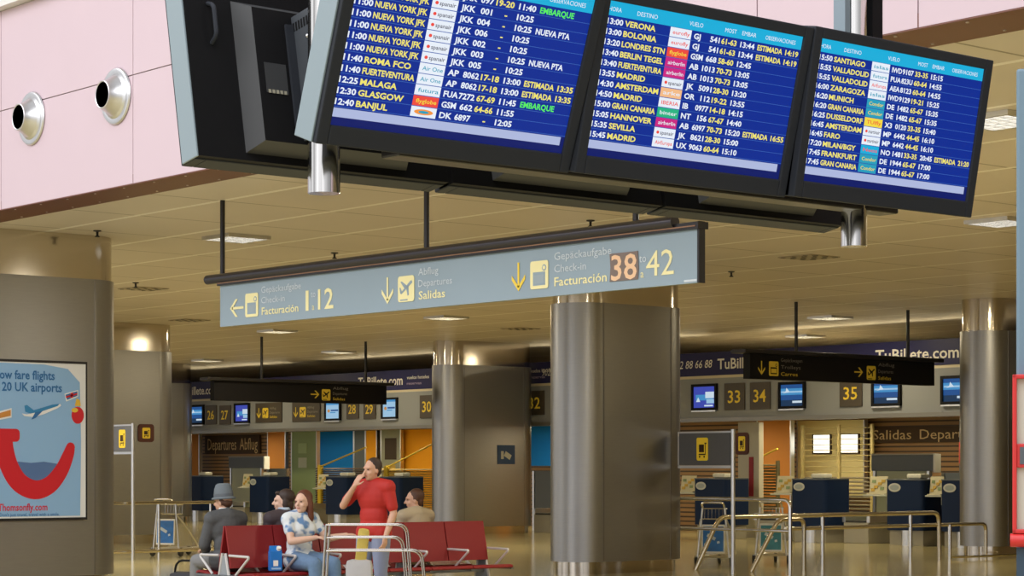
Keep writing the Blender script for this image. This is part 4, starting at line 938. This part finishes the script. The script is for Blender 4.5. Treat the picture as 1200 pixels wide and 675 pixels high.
# left rail
ax2, ay2 = P(118, 35.2)
t = thing('trolley_rail', 'flat brassy trolley rail beside the second pillar on the left', 'rail', (ax2, ay2, 0), PI/2); Ln = onX(252, ax2)-ay2
MB().bx((0, -0.05, 0.905), (Ln, 0.05, 0.955), TUBEM, 0.012).build('top_rail', t); MB().tube([(0, 0, 0.13), (Ln, 0, 0.13)], 0.03, TUBEM, 10).build('lower_rail', t, smooth=True)
for q in (0.04, 0.5, 0.96): MB().tube([(Ln*q, 0, 0), (Ln*q, 0, 0.91)], 0.022, CHROME, 10).build('post', t, smooth=True)
def trolley_sign(label, pxa, pxp, z, y1, y0, ytop):
    px_, py_ = P(pxp, z)
    xa = px_-(pxp-pxa)/FOC*z/0.644*0.98   # the board runs along x
    t = thing('trolley_sign', label, 'sign', (px_, py_, 0)); wd = px_-xa
    MB().tube([(0, 0, 0), (0, 0, H(ytop, z))], 0.032, ALU, 12).build('post', t, smooth=True)
    za, zb = H(y0, z), H(y1, z)
    MB().bx((-wd, -0.02, za), (-0.035, 0.02, zb), mat('trolley_sign_slate', (0.12, 0.125, 0.145), 0.55)).build('board', t)
    f = MB(); f.bx((-wd-0.02, -0.026, zb), (0, 0.026, zb+0.025), ALU); f.bx((-wd-0.02, -0.026, za-0.045), (0, 0.026, za-0.005), ALU); f.bx((-wd-0.02, -0.026, za), (-wd, 0.026, zb), ALU); f.build('frame', t)
    m = MB(); h_ = (zb-za); pict_cart(m, -wd*0.66, za+h_*0.14, min(h_*.5, wd*.42), h_*0.72, -0.022, YEL, BROWN); m.build('symbol', t)
trolley_sign('slate trolley sign on a post right of the centre pillar', 801, 859, 30.6, 507, 545, 503)
trolley_sign('slate trolley sign on a post beside the poster pillar', 126, 156, 35.4, 499, 529, 496)

# ================================================================== RED-FRAMED MACHINE at the right edge
x, y = P(1190, 6.0)
t = thing('vending_totem', 'tall blue-grey totem with a red framed front at the right edge', 'machine', (x, y, 0), R(36.0))
TB = mat('totem_blue_grey', (0.16, 0.25, 0.33), 0.45); TR = mat('totem_red', (0.62, 0.03, 0.03), 0.35)
MB().bx((0.002, 0.03, 0), (0.62, 0.34, H(82, 6.05)), TB, 0.008).build('cabinet', t)
f = MB(); a0, b0, c0, d0 = -0.008, 0.55, H(625, 6), H(439, 6)
f.bx((a0, -0.02, c0), (a0+0.012, 0.03, d0), TR, 0.003); f.bx((b0-0.02, -0.02, c0), (b0, 0.03, d0), TR, 0.003); f.bx((a0, -0.02, d0-0.012), (b0, 0.03, d0), TR, 0.003); f.bx((a0, -0.02, c0), (b0, 0.03, c0+0.012), TR, 0.003); f.build('red_frame', t)
MB().bx((0.004, 0.0, c0+0.012), (b0-0.02, 0.03, d0-0.012), mat('totem_window', (0.60, 0.58, 0.50), 0.3)).build('window', t)
MB().bx((0.003, -0.015, H(548, 6)), (0.2, 0.0, H(520, 6)), TR, 0.003).bx((0.012, -0.018, H(544, 6)), (0.18, -0.014, H(524, 6)), SLATE).build('keypad', t)
MB().tube([(-0.014, -0.01, H(633, 6)), (0.5, -0.01, H(633, 6))], 0.019, TR, 16).build('tray_bar', t, smooth=True)
MB().bx((0.0025, 0.0, 0), (0.6, 0.03, H(642, 6)), mat('totem_base', (0.03, 0.06, 0.10), 0.5)).build('lower_front', t)

# ================================================================== RED BENCH (back to back)
BX, BY0, NS, SWD = -19.0, 12.10, 6, 0.575
t = thing('bench', 'row of red back-to-back waiting seats with white arm frames', 'bench', (BX, BY0, 0), PI/2)   # local x -> world y, local -y -> world +x
GAP = 0.014; REDE = mat('red_edge', (0.42, 0.02, 0.05), 0.35); LEGM = mat('leg_white_metal', (0.62, 0.60, 0.58), 0.35, 0.3); BEAM = mat('beam_grey', (0.16, 0.17, 0.18), 0.4, 0.5)
def shell(prof, x0, x1, th, m):
    """seat shell: profile in y/z swept along x"""
    mb = MB(); n = len(prof); nr = []
    for i in range(n):
        a = Vector(prof[max(i-1, 0)]); b = Vector(prof[min(i+1, n-1)]); d = (b-a).normalized(); nr.append(Vector((-d.y, d.x)))
    vs = []
    for x in (x0, x1):
        for i in range(n): vs.append((x, prof[i][0], prof[i][1]))
        for i in range(n): q = Vector(prof[i])+nr[i]*th; vs.append((x, q.x, q.y))
    k = 2*n; fs = []
    for i in range(n-1):
        fs += [(i, i+1, k+i+1, k+i), (n+i, k+n+i, k+n+i+1, n+i+1), (i, n+i, n+i+1, i+1), (k+i, k+i+1, k+n+i+1, k+n+i)]
    fs += [(0, k, k+n, n), (n-1, 2*n-1, k+2*n-1, k+n-1)]
    return mb.add(vs, fs, m)
for side in (-1, 1):
    pf_b = [(side*0.115, 0.47), (side*0.10, 0.56), (side*0.082, 0.66), (side*0.062, 0.74), (side*0.035, 0.86), (side*0.028, 0.905)]
    pf_s = [(side*0.56, 0.405), (side*0.545, 0.424), (side*0.50, 0.432), (side*0.40, 0.425), (side*0.28, 0.410), (side*0.17, 0.408)]
    for k in range(NS):
        x0, x1 = k*SWD+GAP/2, (k+1)*SWD-GAP/2
        shell(pf_b, x0, x1, 0.022*side, RED).build('backrest', t, smooth=True)
        shell(pf_s, x0, x1, 0.022*side, RED).build('seat', t, smooth=True)
MB().bx((-0.02, -0.045, 0.33), (NS*SWD+0.02, 0.045, 0.40), BEAM, 0.008).build('beam', t)
for q in (0.0, 2.0, 4.0, 6.0):
    x = q*SWD; x = min(max(x, 0.0), NS*SWD)
    lg = MB()
    for side in (-1, 1):
        lg.tube([(x, side*0.03, 0.62), (x, side*0.19, 0.02)], 0.016, LEGM, 8)
        lg.tube([(x, side*0.24, 0.02), (x, side*0.14, 0.02)], 0.02, LEGM, 8)
    lg.build('leg', t, smooth=True)
    MB().prism([(-0.035, 0.60), (0.035, 0.60), (0.14, 0.20), (-0.14, 0.20)], x-0.004, x+0.004, mat('leg_plate_grey', (0.26, 0.28, 0.30), 0.4), Matrix(((0, 0, 1, 0), (1, 0, 0, 0), (0, 1, 0, 0), (0, 0, 0, 1)))).build('leg_plate', t)
for k in range(NS+1):
    x = k*SWD
    for side in (-1, 1):
        MB().rtube([(x, side*0.10, 0.60), (x, side*0.46, 0.595), (x, side*0.455, 0.575), (x, side*0.22, 0.40)], 0.014, LEGM, 0.03, 8).build('armrest', t, smooth=True)
    br = MB()
    for side in (-1, 1): br.bx((x-0.02, min(side*0.05, side*0.54), 0.375), (x+0.02, max(side*0.05, side*0.54), 0.398), BEAM)
    br.build('seat_bracket', t)

# blue carton on the bench, dark bag beside it
def bench_pt(X, px): return onX(px, X)
yq = bench_pt(-18.62, 325)
t = thing('drink_carton', 'bright blue carton with white cap standing on the red bench', 'carton', (-18.66, yq, 0.441), R(70))
MB().bx((-0.065, -0.045, 0), (0.065, 0.045, 0.20), mat('carton_blue', (0.01, 0.16, 0.52), 0.4), 0.008).build('carton_body', t)
MB().prism([(-0.045, 0), (0.045, 0), (0.006, 0.06), (-0.006, 0.06)], -0.06, 0.06, mat('carton_blue', (0, 0, 0)), Matrix(((0, 0, 1, 0), (1, 0, 0, 0), (0, 1, 0, 0.2), (0, 0, 0, 1)))).build('gable', t)
MB().lathe([(0.0, 0.0), (0.024, 0.0), (0.024, 0.035), (0.0, 0.035)], WHITE, 14, Matrix.Translation((0.03, -0.02, 0.215)) @ Matrix.Rotation(0.6, 4, 'X')).build('cap', t)
MB().box((-0.005, -0.047, 0.08), (0.05, 0.003, 0.06), WHITE).box((0, -0.047, 0.025), (0.10, 0.003, 0.02), mat('carton_pale', (0.3, 0.5, 0.75), 0.5)).build('label_print', t)

# chrome hand trolley in front of the bench
x, y = P(452, 20.6)
TROLM = mat('worn_chrome', (0.50, 0.48, 0.47), 0.25, 1.0)
t = thing('luggage_trolley', 'chrome rail trolley beside the person in red, in front of the bench', 'trolley', (x, y, 0), R(50))
for z_, xl_, xr_, nm in ((0.965, -0.55, 0.20, 'top_loop'), (0.845, -0.55, 0.16, 'middle_loop'), (0.72, -0.55, 0.34, 'lower_loop')):
    for sy in (0.0,):
        MB().rtube([(xl_, -0.20, z_), (xr_, -0.20, z_), (xr_+0.06, -0.20, 0.18)], 0.008, TROLM, 0.10, 8).build(nm, t, smooth=True)
        MB().rtube([(xl_, 0.20, z_), (xr_, 0.20, z_), (xr_+0.06, 0.20, 0.18)], 0.008, TROLM, 0.10, 8).build(nm, t, smooth=True)
    MB().tube([(xl_, -0.20, z_), (xl_, 0.20, z_)], 0.011, TROLM, 8).build('crossbar', t, smooth=True)
MB().rtube([(-0.55, -0.20, 0.965), (-0.60, -0.2, 0.18), (0.42, -0.2, 0.16), (0.42, 0.2, 0.16), (-0.60, 0.2, 0.18), (-0.55, 0.2, 0.965)], 0.013, TROLM, 0.08, 8).build('base_frame', t, smooth=True)
for p in ((-0.55, -0.2), (-0.55, 0.2), (0.36, -0.2), (0.36, 0.2)):
    MB().lathe([(0.02, -0.015), (0.07, -0.015), (0.07, 0.015), (0.02, 0.015)], RUBBER, 16, Matrix.Translation((p[0], p[1], 0.07)) @ Matrix.Rotation(PI/2, 4, 'X')).build('wheel', t)
    MB().tube([(p[0], p[1], 0.085), (p[0], p[1], 0.17)], 0.012, TROLM, 8).build('caster_stem', t)

# pale bag with a yellow cloth, held on the trolley front
x, y = P(421, 20.9)
t = thing('shopping_bag', 'pale grey bag with yellow cloth sticking out, by the chrome trolley', 'bag', (x, y, 0.0), R(50))
m = MB(); m.box((0, 0, 0.31), (0.26, 0.15, 0.62), mat('bag_pale', (0.50, 0.49, 0.50), 0.6, bump=0.6, nscale=14), bev=0.06); m.build('bag_body', t, smooth=True)
m = MB(); m.box((0.03, 0, 0.75), (0.11, 0.08, 0.34), mat('cloth_yellow', (0.62, 0.47, 0.10), 0.7, bump=0.5, nscale=30), rot=(0.08, 0.12, 0), bev=0.035); m.build('yellow_cloth', t, smooth=True)

# ================================================================== PEOPLE
def remeshed(mb, name, parent, m, vox=0.009, sm=4):
    me = bpy.data.meshes.new('tmp'); me.from_pydata(mb.v, [], mb.f); bm = bmesh.new(); bm.from_mesh(me); bmesh.ops.recalc_face_normals(bm, faces=bm.faces[:]); bm.to_mesh(me); bm.free()
    o = bpy.data.objects.new('tmp', me); COL.objects.link(o)
    r = o.modifiers.new('r', 'REMESH'); r.mode = 'VOXEL'; r.voxel_size = vox
    if sm: q = o.modifiers.new('s', 'SMOOTH'); q.factor = 0.5; q.iterations = sm
    dg = bpy.context.evaluated_depsgraph_get()
    nm = bpy.data.meshes.new_from_object(o.evaluated_get(dg)); bpy.data.objects.remove(o); bpy.data.meshes.remove(me)
    nm.name = name; nm.materials.clear(); nm.materials.append(m)
    nm.polygons.foreach_set('material_index', [0]*len(nm.polygons)); nm.polygons.foreach_set('use_smooth', [True]*len(nm.polygons))
    b = bpy.data.objects.new(name, nm); COL.objects.link(b)
    if parent: b.parent = parent
    return b
SKIN = mat('skin_warm', (0.58, 0.33, 0.22), 0.5); SKIN2 = mat('skin_fair', (0.66, 0.42, 0.31), 0.5)
EYEM = mat('eye_dark', (0.02, 0.015, 0.012), 0.2); LIP = mat('lip', (0.42, 0.15, 0.12), 0.5)
def V(*a): return Vector(a)
def hand(mb, wr, d, n, side):
    """palm and five bent fingers from the wrist along d, palm facing n; side +1 puts the thumb on d x n"""
    d = d.normalized(); n = (n-d*n.dot(d)).normalized(); s = d.cross(n)*side
    M = Matrix((( s.x, d.x, n.x, 0), (s.y, d.y, n.y, 0), (s.z, d.z, n.z, 0), (0, 0, 0, 1)))
    mb.ball(wr+d*0.045, (0.040, 0.052, 0.017), SKIN, 12, M)
    for k, (o, l) in enumerate(((0.028, 0.066), (0.010, 0.074), (-0.009, 0.069), (-0.027, 0.054))):
        b = wr+d*0.082+s*o; c = b+d*l*0.5+n*0.010+s*o*0.08; e = c+d*l*0.36+n*0.026
        mb.limb([b, c, e], [0.0095, 0.0090, 0.0080], SKIN, 8)
    b = wr+d*0.030+s*0.030; c = b+s*0.026+d*0.026+n*0.010; e = c+d*0.030+s*0.004+n*0.012
    mb.limb([b, c, e], [0.0125, 0.0105, 0.0088], SKIN, 8)
def person(label, loc, rz, J, hair, shirt, legs, skin=SKIN, hairm=None, sleeve=1.0, female=False, hat=None, collar=None, scale=1.0, jacket=False):
    t = thing('person', label, 'person', loc, rz); t.scale = (scale,)*3
    b = MB()
    ch, wa, pe, nk, hd = V(*J['chest']), V(*J['waist']), V(*J['pelvis']), V(*J['neck']), V(*J['head'])
    sw = 0.155 if female else 0.185
    M0 = Matrix.Identity(4)
    def torso(mb, g, m):
        mb.ball(pe, (0.165+g, 0.115+g, 0.115+g), m, 18); mb.ball(wa, ((0.125 if female else 0.142)+g, 0.098+g, 0.15+g), m, 18)
        mb.ball(ch, ((0.148 if female else 0.168)+g, 0.112+g, 0.17+g), m, 18)
        mb.limb([V(*J['sl']), ch+V(0, 0.01, 0.11), V(*J['sr'])], [0.060+g, 0.085+g, 0.060+g], m, 14)
        mb.tube([ch, nk], [0.11+g*.5, 0.052+g*.5], m, 14)
        if female:
            for sx in (-1, 1): mb.ball(ch+V(sx*0.060, -0.066, -0.01), (0.062+g, 0.056+g, 0.066+g), m, 12)
        for sx, h_ in ((1, 'hl'), (-1, 'hr')): mb.limb([pe+V(sx*0.05, 0, 0), V(*J[h_])], [0.11+g, 0.095+g], m, 14)
    def arm(mb, s_, g, m, frac=1.0):
        a, e, w_ = V(*J['s'+s_]), V(*J['e'+s_]), V(*J['w'+s_])
        if frac >= 1: mb.limb([a, e, e.lerp(w_, frac-1 if frac > 1 else 0.0001)], [0.054+g, 0.042+g, 0.042+g-0.010*(frac-1)], m, 12)
        else: mb.limb([a, a.lerp(e, frac)], [0.054+g, 0.047+g], m, 12)
    def leg(mb, s_, g, m):
        h_, k, an = V(*J['h'+s_]), V(*J['k'+s_]), V(*J['a'+s_])
        mb.limb([h_, h_.lerp(k, .5), k, k.lerp(an, .35), an], [0.092+g, 0.078+g, 0.058+g, 0.055+g, 0.038+g], m, 12)
    torso(b, 0, SKIN)
    for s_, sd in (('l', 1), ('r', -1)):
        a, e, w_ = V(*J['s'+s_]), V(*J['e'+s_]), V(*J['w'+s_])
        b.limb([a, e, e.lerp(w_, .3), w_], [0.050, 0.040, 0.040, 0.026], SKIN, 12)
        hand(b, w_, V(*J['hd'+s_]), V(*J['hn'+s_]), sd)
        leg(b, s_, 0, SKIN)
        an = V(*J['a'+s_]); to = V(*J['t'+s_]); b.limb([an+V(0, 0.02, -0.03), to], [0.040, 0.030], SKIN, 10)
    b.limb([nk-V(0, 0, 0.06), nk, hd-V(0, -0.012, 0.05)], [0.056, 0.050, 0.050], SKIN, 14)
    HM = Matrix.Translation(hd) @ Euler((J.get('pitch', 0), 0, J.get('yaw', 0))).to_matrix().to_4x4()
    def hp(x, y, z): return HM @ V(x, y, z)
    RM = HM.to_3x3().to_4x4()
    b.ball(hp(0, 0.012, 0.022), (0.073, 0.092, 0.094), SKIN, 20, RM); b.ball(hp(0, -0.022, -0.035), (0.058, 0.066, 0.078), SKIN, 18, RM)
    b.ball(hp(0, -0.058, -0.090), (0.026, 0.024, 0.020), SKIN, 12, RM)
    b.limb([hp(0, -0.082, 0.012), hp(0, -0.104, -0.024)], [0.009, 0.0145], SKIN, 10)
    b.limb([hp(-0.045, -0.066, 0.026), hp(0, -0.082, 0.030), hp(0.045, -0.066, 0.026)], [0.012, 0.012, 0.012], SKIN, 8)
    for sx in (-1, 1):
        b.ball(hp(sx*0.074, 0.010, -0.012), (0.010, 0.020, 0.032), SKIN, 10, RM); b.ball(hp(sx*0.038, -0.058, -0.030), 0.022, SKIN, 10)
    remeshed(b, 'body', t, skin, 0.008, 3)
    for sx in (-1, 1): MB().ball(hp(sx*0.030, -0.0775, 0.008), (0.011, 0.008, 0.006), EYEM, 10, RM).build('eye', t, smooth=True)
    MB().ball(hp(0, -0.084, -0.058), (0.022, 0.008, 0.006), LIP, 10, RM).build('mouth', t, smooth=True)
    # clothes
    c = MB(); torso(c, 0.022 if not jacket else 0.028, shirt)
    for s_ in 'lr': arm(c, s_, 0.014 if not jacket else 0.022, shirt, sleeve)
    sh = remeshed(c, 'jacket' if jacket else 'shirt', t, shirt, 0.011, 4)
    c = MB(); c.ball(pe, (0.172, 0.128, 0.115), legs, 18)
    for sx, s_ in ((1, 'l'), (-1, 'r')): c.limb([pe+V(sx*0.05, 0, 0), V(*J['h'+s_])], [0.118, 0.105], legs, 14); leg(c, s_, 0.016, legs)
    remeshed(c, 'trousers', t, legs, 0.012, 4)
    for s_ in 'lr':
        an = V(*J['a'+s_]); to = V(*J['t'+s_]); c = MB().limb([an+V(0, 0.03, -0.035), an.lerp(to, .5)+V(0, 0, -0.012), to], [0.048, 0.046, 0.038], RUBBER, 12)
        remeshed(c, 'shoe', t, RUBBER, 0.010, 2)
    if collar: MB().lathe([(0.066, -0.025), (0.074, 0.0), (0.066, 0.028), (0.060, 0.028), (0.062, 0.0)], collar, 18, Matrix.Translation(nk+V(0, 0.004, 0.022))).build('collar', t, smooth=True)
    # hair
    h_ = MB()
    if hair == 'short':
        h_.ball(hp(0, 0.034, 0.046), (0.080, 0.092, 0.086), hairm, 18, RM); h_.ball(hp(0, 0.060, -0.01), (0.066, 0.050, 0.070), hairm, 14, RM)
        for sx in (-1, 1): h_.ball(hp(sx*0.068, 0.020, 0.018), (0.014, 0.034, 0.040), hairm, 10, RM)
    elif hair == 'shaggy':
        h_.ball(hp(0, 0.040, 0.054), (0.088, 0.096, 0.088), hairm, 18, RM); h_.ball(hp(0, 0.065, -0.03), (0.072, 0.055, 0.085), hairm, 14, RM); h_.ball(hp(0, -0.050, 0.092), (0.058, 0.034, 0.024), hairm, 10, RM)
        for sx in (-1, 1): h_.ball(hp(sx*0.074, 0.030, -0.015), (0.018, 0.038, 0.060), hairm, 10, RM)
    elif hair == 'long':
        h_.ball(hp(0, 0.038, 0.050), (0.088, 0.096, 0.088), hairm, 18, RM); h_.limb([hp(0, 0.07, 0.0), hp(0, 0.085, -0.10), hp(0, 0.08, -0.20)], [0.075, 0.072, 0.045], hairm, 12)
        for sx in (-1, 1): h_.limb([hp(sx*0.066, 0.012, 0.045), hp(sx*0.080, 0.024, -0.05), hp(sx*0.074, 0.045, -0.16), hp(sx*0.06, 0.06, -0.22)], [0.030, 0.032, 0.034, 0.020], hairm, 10)
    elif hair == 'hat':
        h_.ball(hp(0, 0.050, -0.01), (0.070, 0.056, 0.055), hairm, 14, RM)
        for sx in (-1, 1): h_.ball(hp(sx*0.068, 0.020, 0.0), (0.014, 0.034, 0.040), hairm, 10, RM)
    remeshed(h_, 'hair', t, hairm, 0.008, 2)
    if hat:
        T = HM @ Matrix.Translation((0, 0.010, 0.050)) @ Matrix.Diagonal((0.90, 1.08, 1, 1))
        hb = MB().lathe([(0.122, -0.022), (0.127, -0.012), (0.116, -0.002), (0.100, 0.006), (0.099, 0.035), (0.092, 0.090), (0.074, 0.135), (0.050, 0.148), (0.024, 0.138), (0.0, 0.132)], hat, 28, T)
        ho = hb.build('hat', t, smooth=True)
        MB().lathe([(0.1015, 0.008), (0.1005, 0.036), (0.098, 0.036), (0.098, 0.008)], SLATE, 28, T).build('hat_band', ho, smooth=True)
    return t
def seated(lean=0.0, yaw=0.0, pitch=0.0, **k):
    J = dict(pelvis=(0, 0.02, 0.545), waist=(0, 0.03-lean*.3, 0.70), chest=(0, 0.03-lean*.7, 0.87), neck=(0, 0.03-lean, 1.035), head=(0, 0.005-lean*1.15, 1.145),
             sl=(0.175, 0.03-lean*.85, 0.965), sr=(-0.175, 0.03-lean*.85, 0.965), el=(0.225, -0.02-lean, 0.70), er=(-0.225, -0.02-lean, 0.70), wl=(0.13, -0.24, 0.645), wr=(-0.13, -0.24, 0.645),
             hl=(0.095, -0.02, 0.535), hr=(-0.095, -0.02, 0.535), kl=(0.12, -0.44, 0.515), kr=(-0.12, -0.44, 0.515), al=(0.12, -0.47, 0.10), ar=(-0.12, -0.47, 0.10), tl=(0.13, -0.62, 0.04), tr=(-0.13, -0.62, 0.04),
             hdl=(-0.2, -0.9, -0.1), hdr=(0.2, -0.9, -0.1), hnl=(0, 0, -1), hnr=(0, 0, -1), yaw=yaw, pitch=pitch)
    J.update(k); return J
HB = mat('hair_dark_brown', (0.035, 0.018, 0.012), 0.6); HBR = mat('hair_brown', (0.075, 0.028, 0.012), 0.6); HAU = mat('hair_auburn', (0.115, 0.032, 0.014), 0.55)
FARX, NEARX = BX-0.24, BX+0.24
SUIT = mat('suit_grey', (0.075, 0.078, 0.082), 0.75, noise=0.2, nscale=60); HATM = mat('hat_grey', (0.13, 0.155, 0.175), 0.75)
person('person in a grey suit and grey hat seated at the left end of the bench', (FARX-0.10, onX(268, FARX-0.1), 0), -PI/2, seated(lean=0.10, pitch=0.06, yaw=0.45), 'hat', SUIT, mat('trousers_grey', (0.20, 0.20, 0.20), 0.75), SKIN, HBR, 1.95, hat=HATM, collar=WHITE, jacket=True)
person('person with shaggy dark hair seated back to back with the woman in the flowered blouse', (FARX, onX(331, FARX), 0), -PI/2, seated(lean=0.0, yaw=0.95), 'shaggy', mat('shirt_dark', (0.05, 0.035, 0.04), 0.75), mat('jeans_dark', (0.04, 0.05, 0.09), 0.8), SKIN2, HB, 1.9, collar=mat('collar_blue_white', (0.45, 0.55, 0.66), 0.7))
person('person with brown hair and a beige shirt seated behind the red backrests', (FARX, onX(487, FARX), 0), -PI/2, seated(lean=0.03, yaw=0.95, pitch=0.08), 'short', mat('shirt_beige', (0.42, 0.34, 0.22), 0.75), mat('trousers_tan', (0.3, 0.22, 0.12), 0.8), SKIN, HBR, 1.2)
BLO = bpy.data.materials.new('flowered_blouse'); BLO.use_nodes = True; nt = BLO.node_tree; b = nt.nodes['Principled BSDF']; b.inputs['Roughness'].default_value = 0.75
tc = nt.nodes.new('ShaderNodeTexCoord'); n = nt.nodes.new('ShaderNodeTexNoise'); n.inputs['Scale'].default_value = 13; n.inputs['Detail'].default_value = 1; cr = nt.nodes.new('ShaderNodeValToRGB')
cr.color_ramp.elements[0].position = 0.36; cr.color_ramp.elements[0].color = (0.12, 0.24, 0.46, 1); cr.color_ramp.elements[1].position = 0.50; cr.color_ramp.elements[1].color = (0.68, 0.72, 0.74, 1)
nt.links.new(tc.outputs['Object'], n.inputs['Vector']); nt.links.new(n.outputs['Fac'], cr.inputs[0]); nt.links.new(cr.outputs[0], b.inputs['Base Color'])
JEAN = mat('jeans_blue', (0.12, 0.20, 0.32), 0.8, noise=0.15, nscale=30)
person('woman with auburn hair, white and blue flowered blouse and jeans, seated on bench', (NEARX, onX(352, NEARX), 0), PI/2,
       seated(lean=0.04, yaw=-1.15, pitch=0.0, sl=(0.155, 0.0, 0.965), sr=(-0.155, 0.0, 0.965), er=(-0.20, -0.12, 0.74), wr=(0.02, -0.26, 0.78), hdr=(0.8, -0.5, 0.0), hnr=(0, 0, -1), el=(0.26, -0.12, 0.76), wl=(0.42, -0.24, 0.80), hdl=(0.9, -0.3, 0), hnl=(0, 0, -1)),
       'long', BLO, JEAN, SKIN2, HAU, 0.5, female=True)
stand = dict(pelvis=(0, 0.0, 0.93), waist=(0, 0.0, 1.08), chest=(0, 0.0, 1.27), neck=(0, -0.01, 1.445), head=(0, -0.035, 1.555), sl=(0.185, 0.0, 1.375), sr=(-0.185, 0.0, 1.375),
             el=(0.24, 0.02, 1.10), wl=(0.22, -0.10, 0.86), hdl=(0, -0.3, -1), hnl=(-1, 0, 0), er=(-0.31, -0.12, 1.18), wr=(-0.10, -0.20, 1.39), hdr=(0.45, 0.15, 0.9), hnr=(0.2, 1, 0),
             hl=(0.095, 0.0, 0.90), hr=(-0.095, 0.0, 0.90), kl=(0.11, -0.03, 0.50), kr=(-0.11, -0.05, 0.50), al=(0.12, 0.02, 0.09), ar=(-0.12, -0.02, 0.09), tl=(0.14, -0.13, 0.04), tr=(-0.14, -0.17, 0.04), yaw=-0.25, pitch=0.05)
px_, py_ = P(438, 21.6)
person('person standing in a red shirt and pale jeans with one hand raised to the mouth', (px_, py_, 0), R(18), stand, 'short', mat('shirt_red', (0.44, 0.018, 0.012), 0.7), mat('jeans_pale', (0.22, 0.25, 0.36), 0.8), SKIN, HB, 0.75, scale=0.955)
# dark shoulder bag on the floor at the left end of the bench
xb, yb_ = -20.2, onX(219, -20.2)
t = thing('shoulder_bag', 'dark shoulder bag with a strap on the floor left of the bench', 'bag', (xb, yb_, 0), R(20))
m = MB(); m.box((0, 0, 0.19), (0.40, 0.18, 0.38), mat('bag_black', (0.02, 0.02, 0.025), 0.6), bev=0.07); m.build('bag_body', t, smooth=True)
MB().rtube([(-0.18, 0, 0.30), (-0.14, 0, 0.50), (0.14, 0, 0.50), (0.18, 0, 0.30)], 0.012, BLACK, 0.12, 8).build('strap', t, smooth=True)
MB().box((0, -0.095, 0.17), (0.28, 0.03, 0.20), mat('bag_pocket_grey', (0.12, 0.12, 0.13), 0.7), bev=0.02).build('pocket', t)
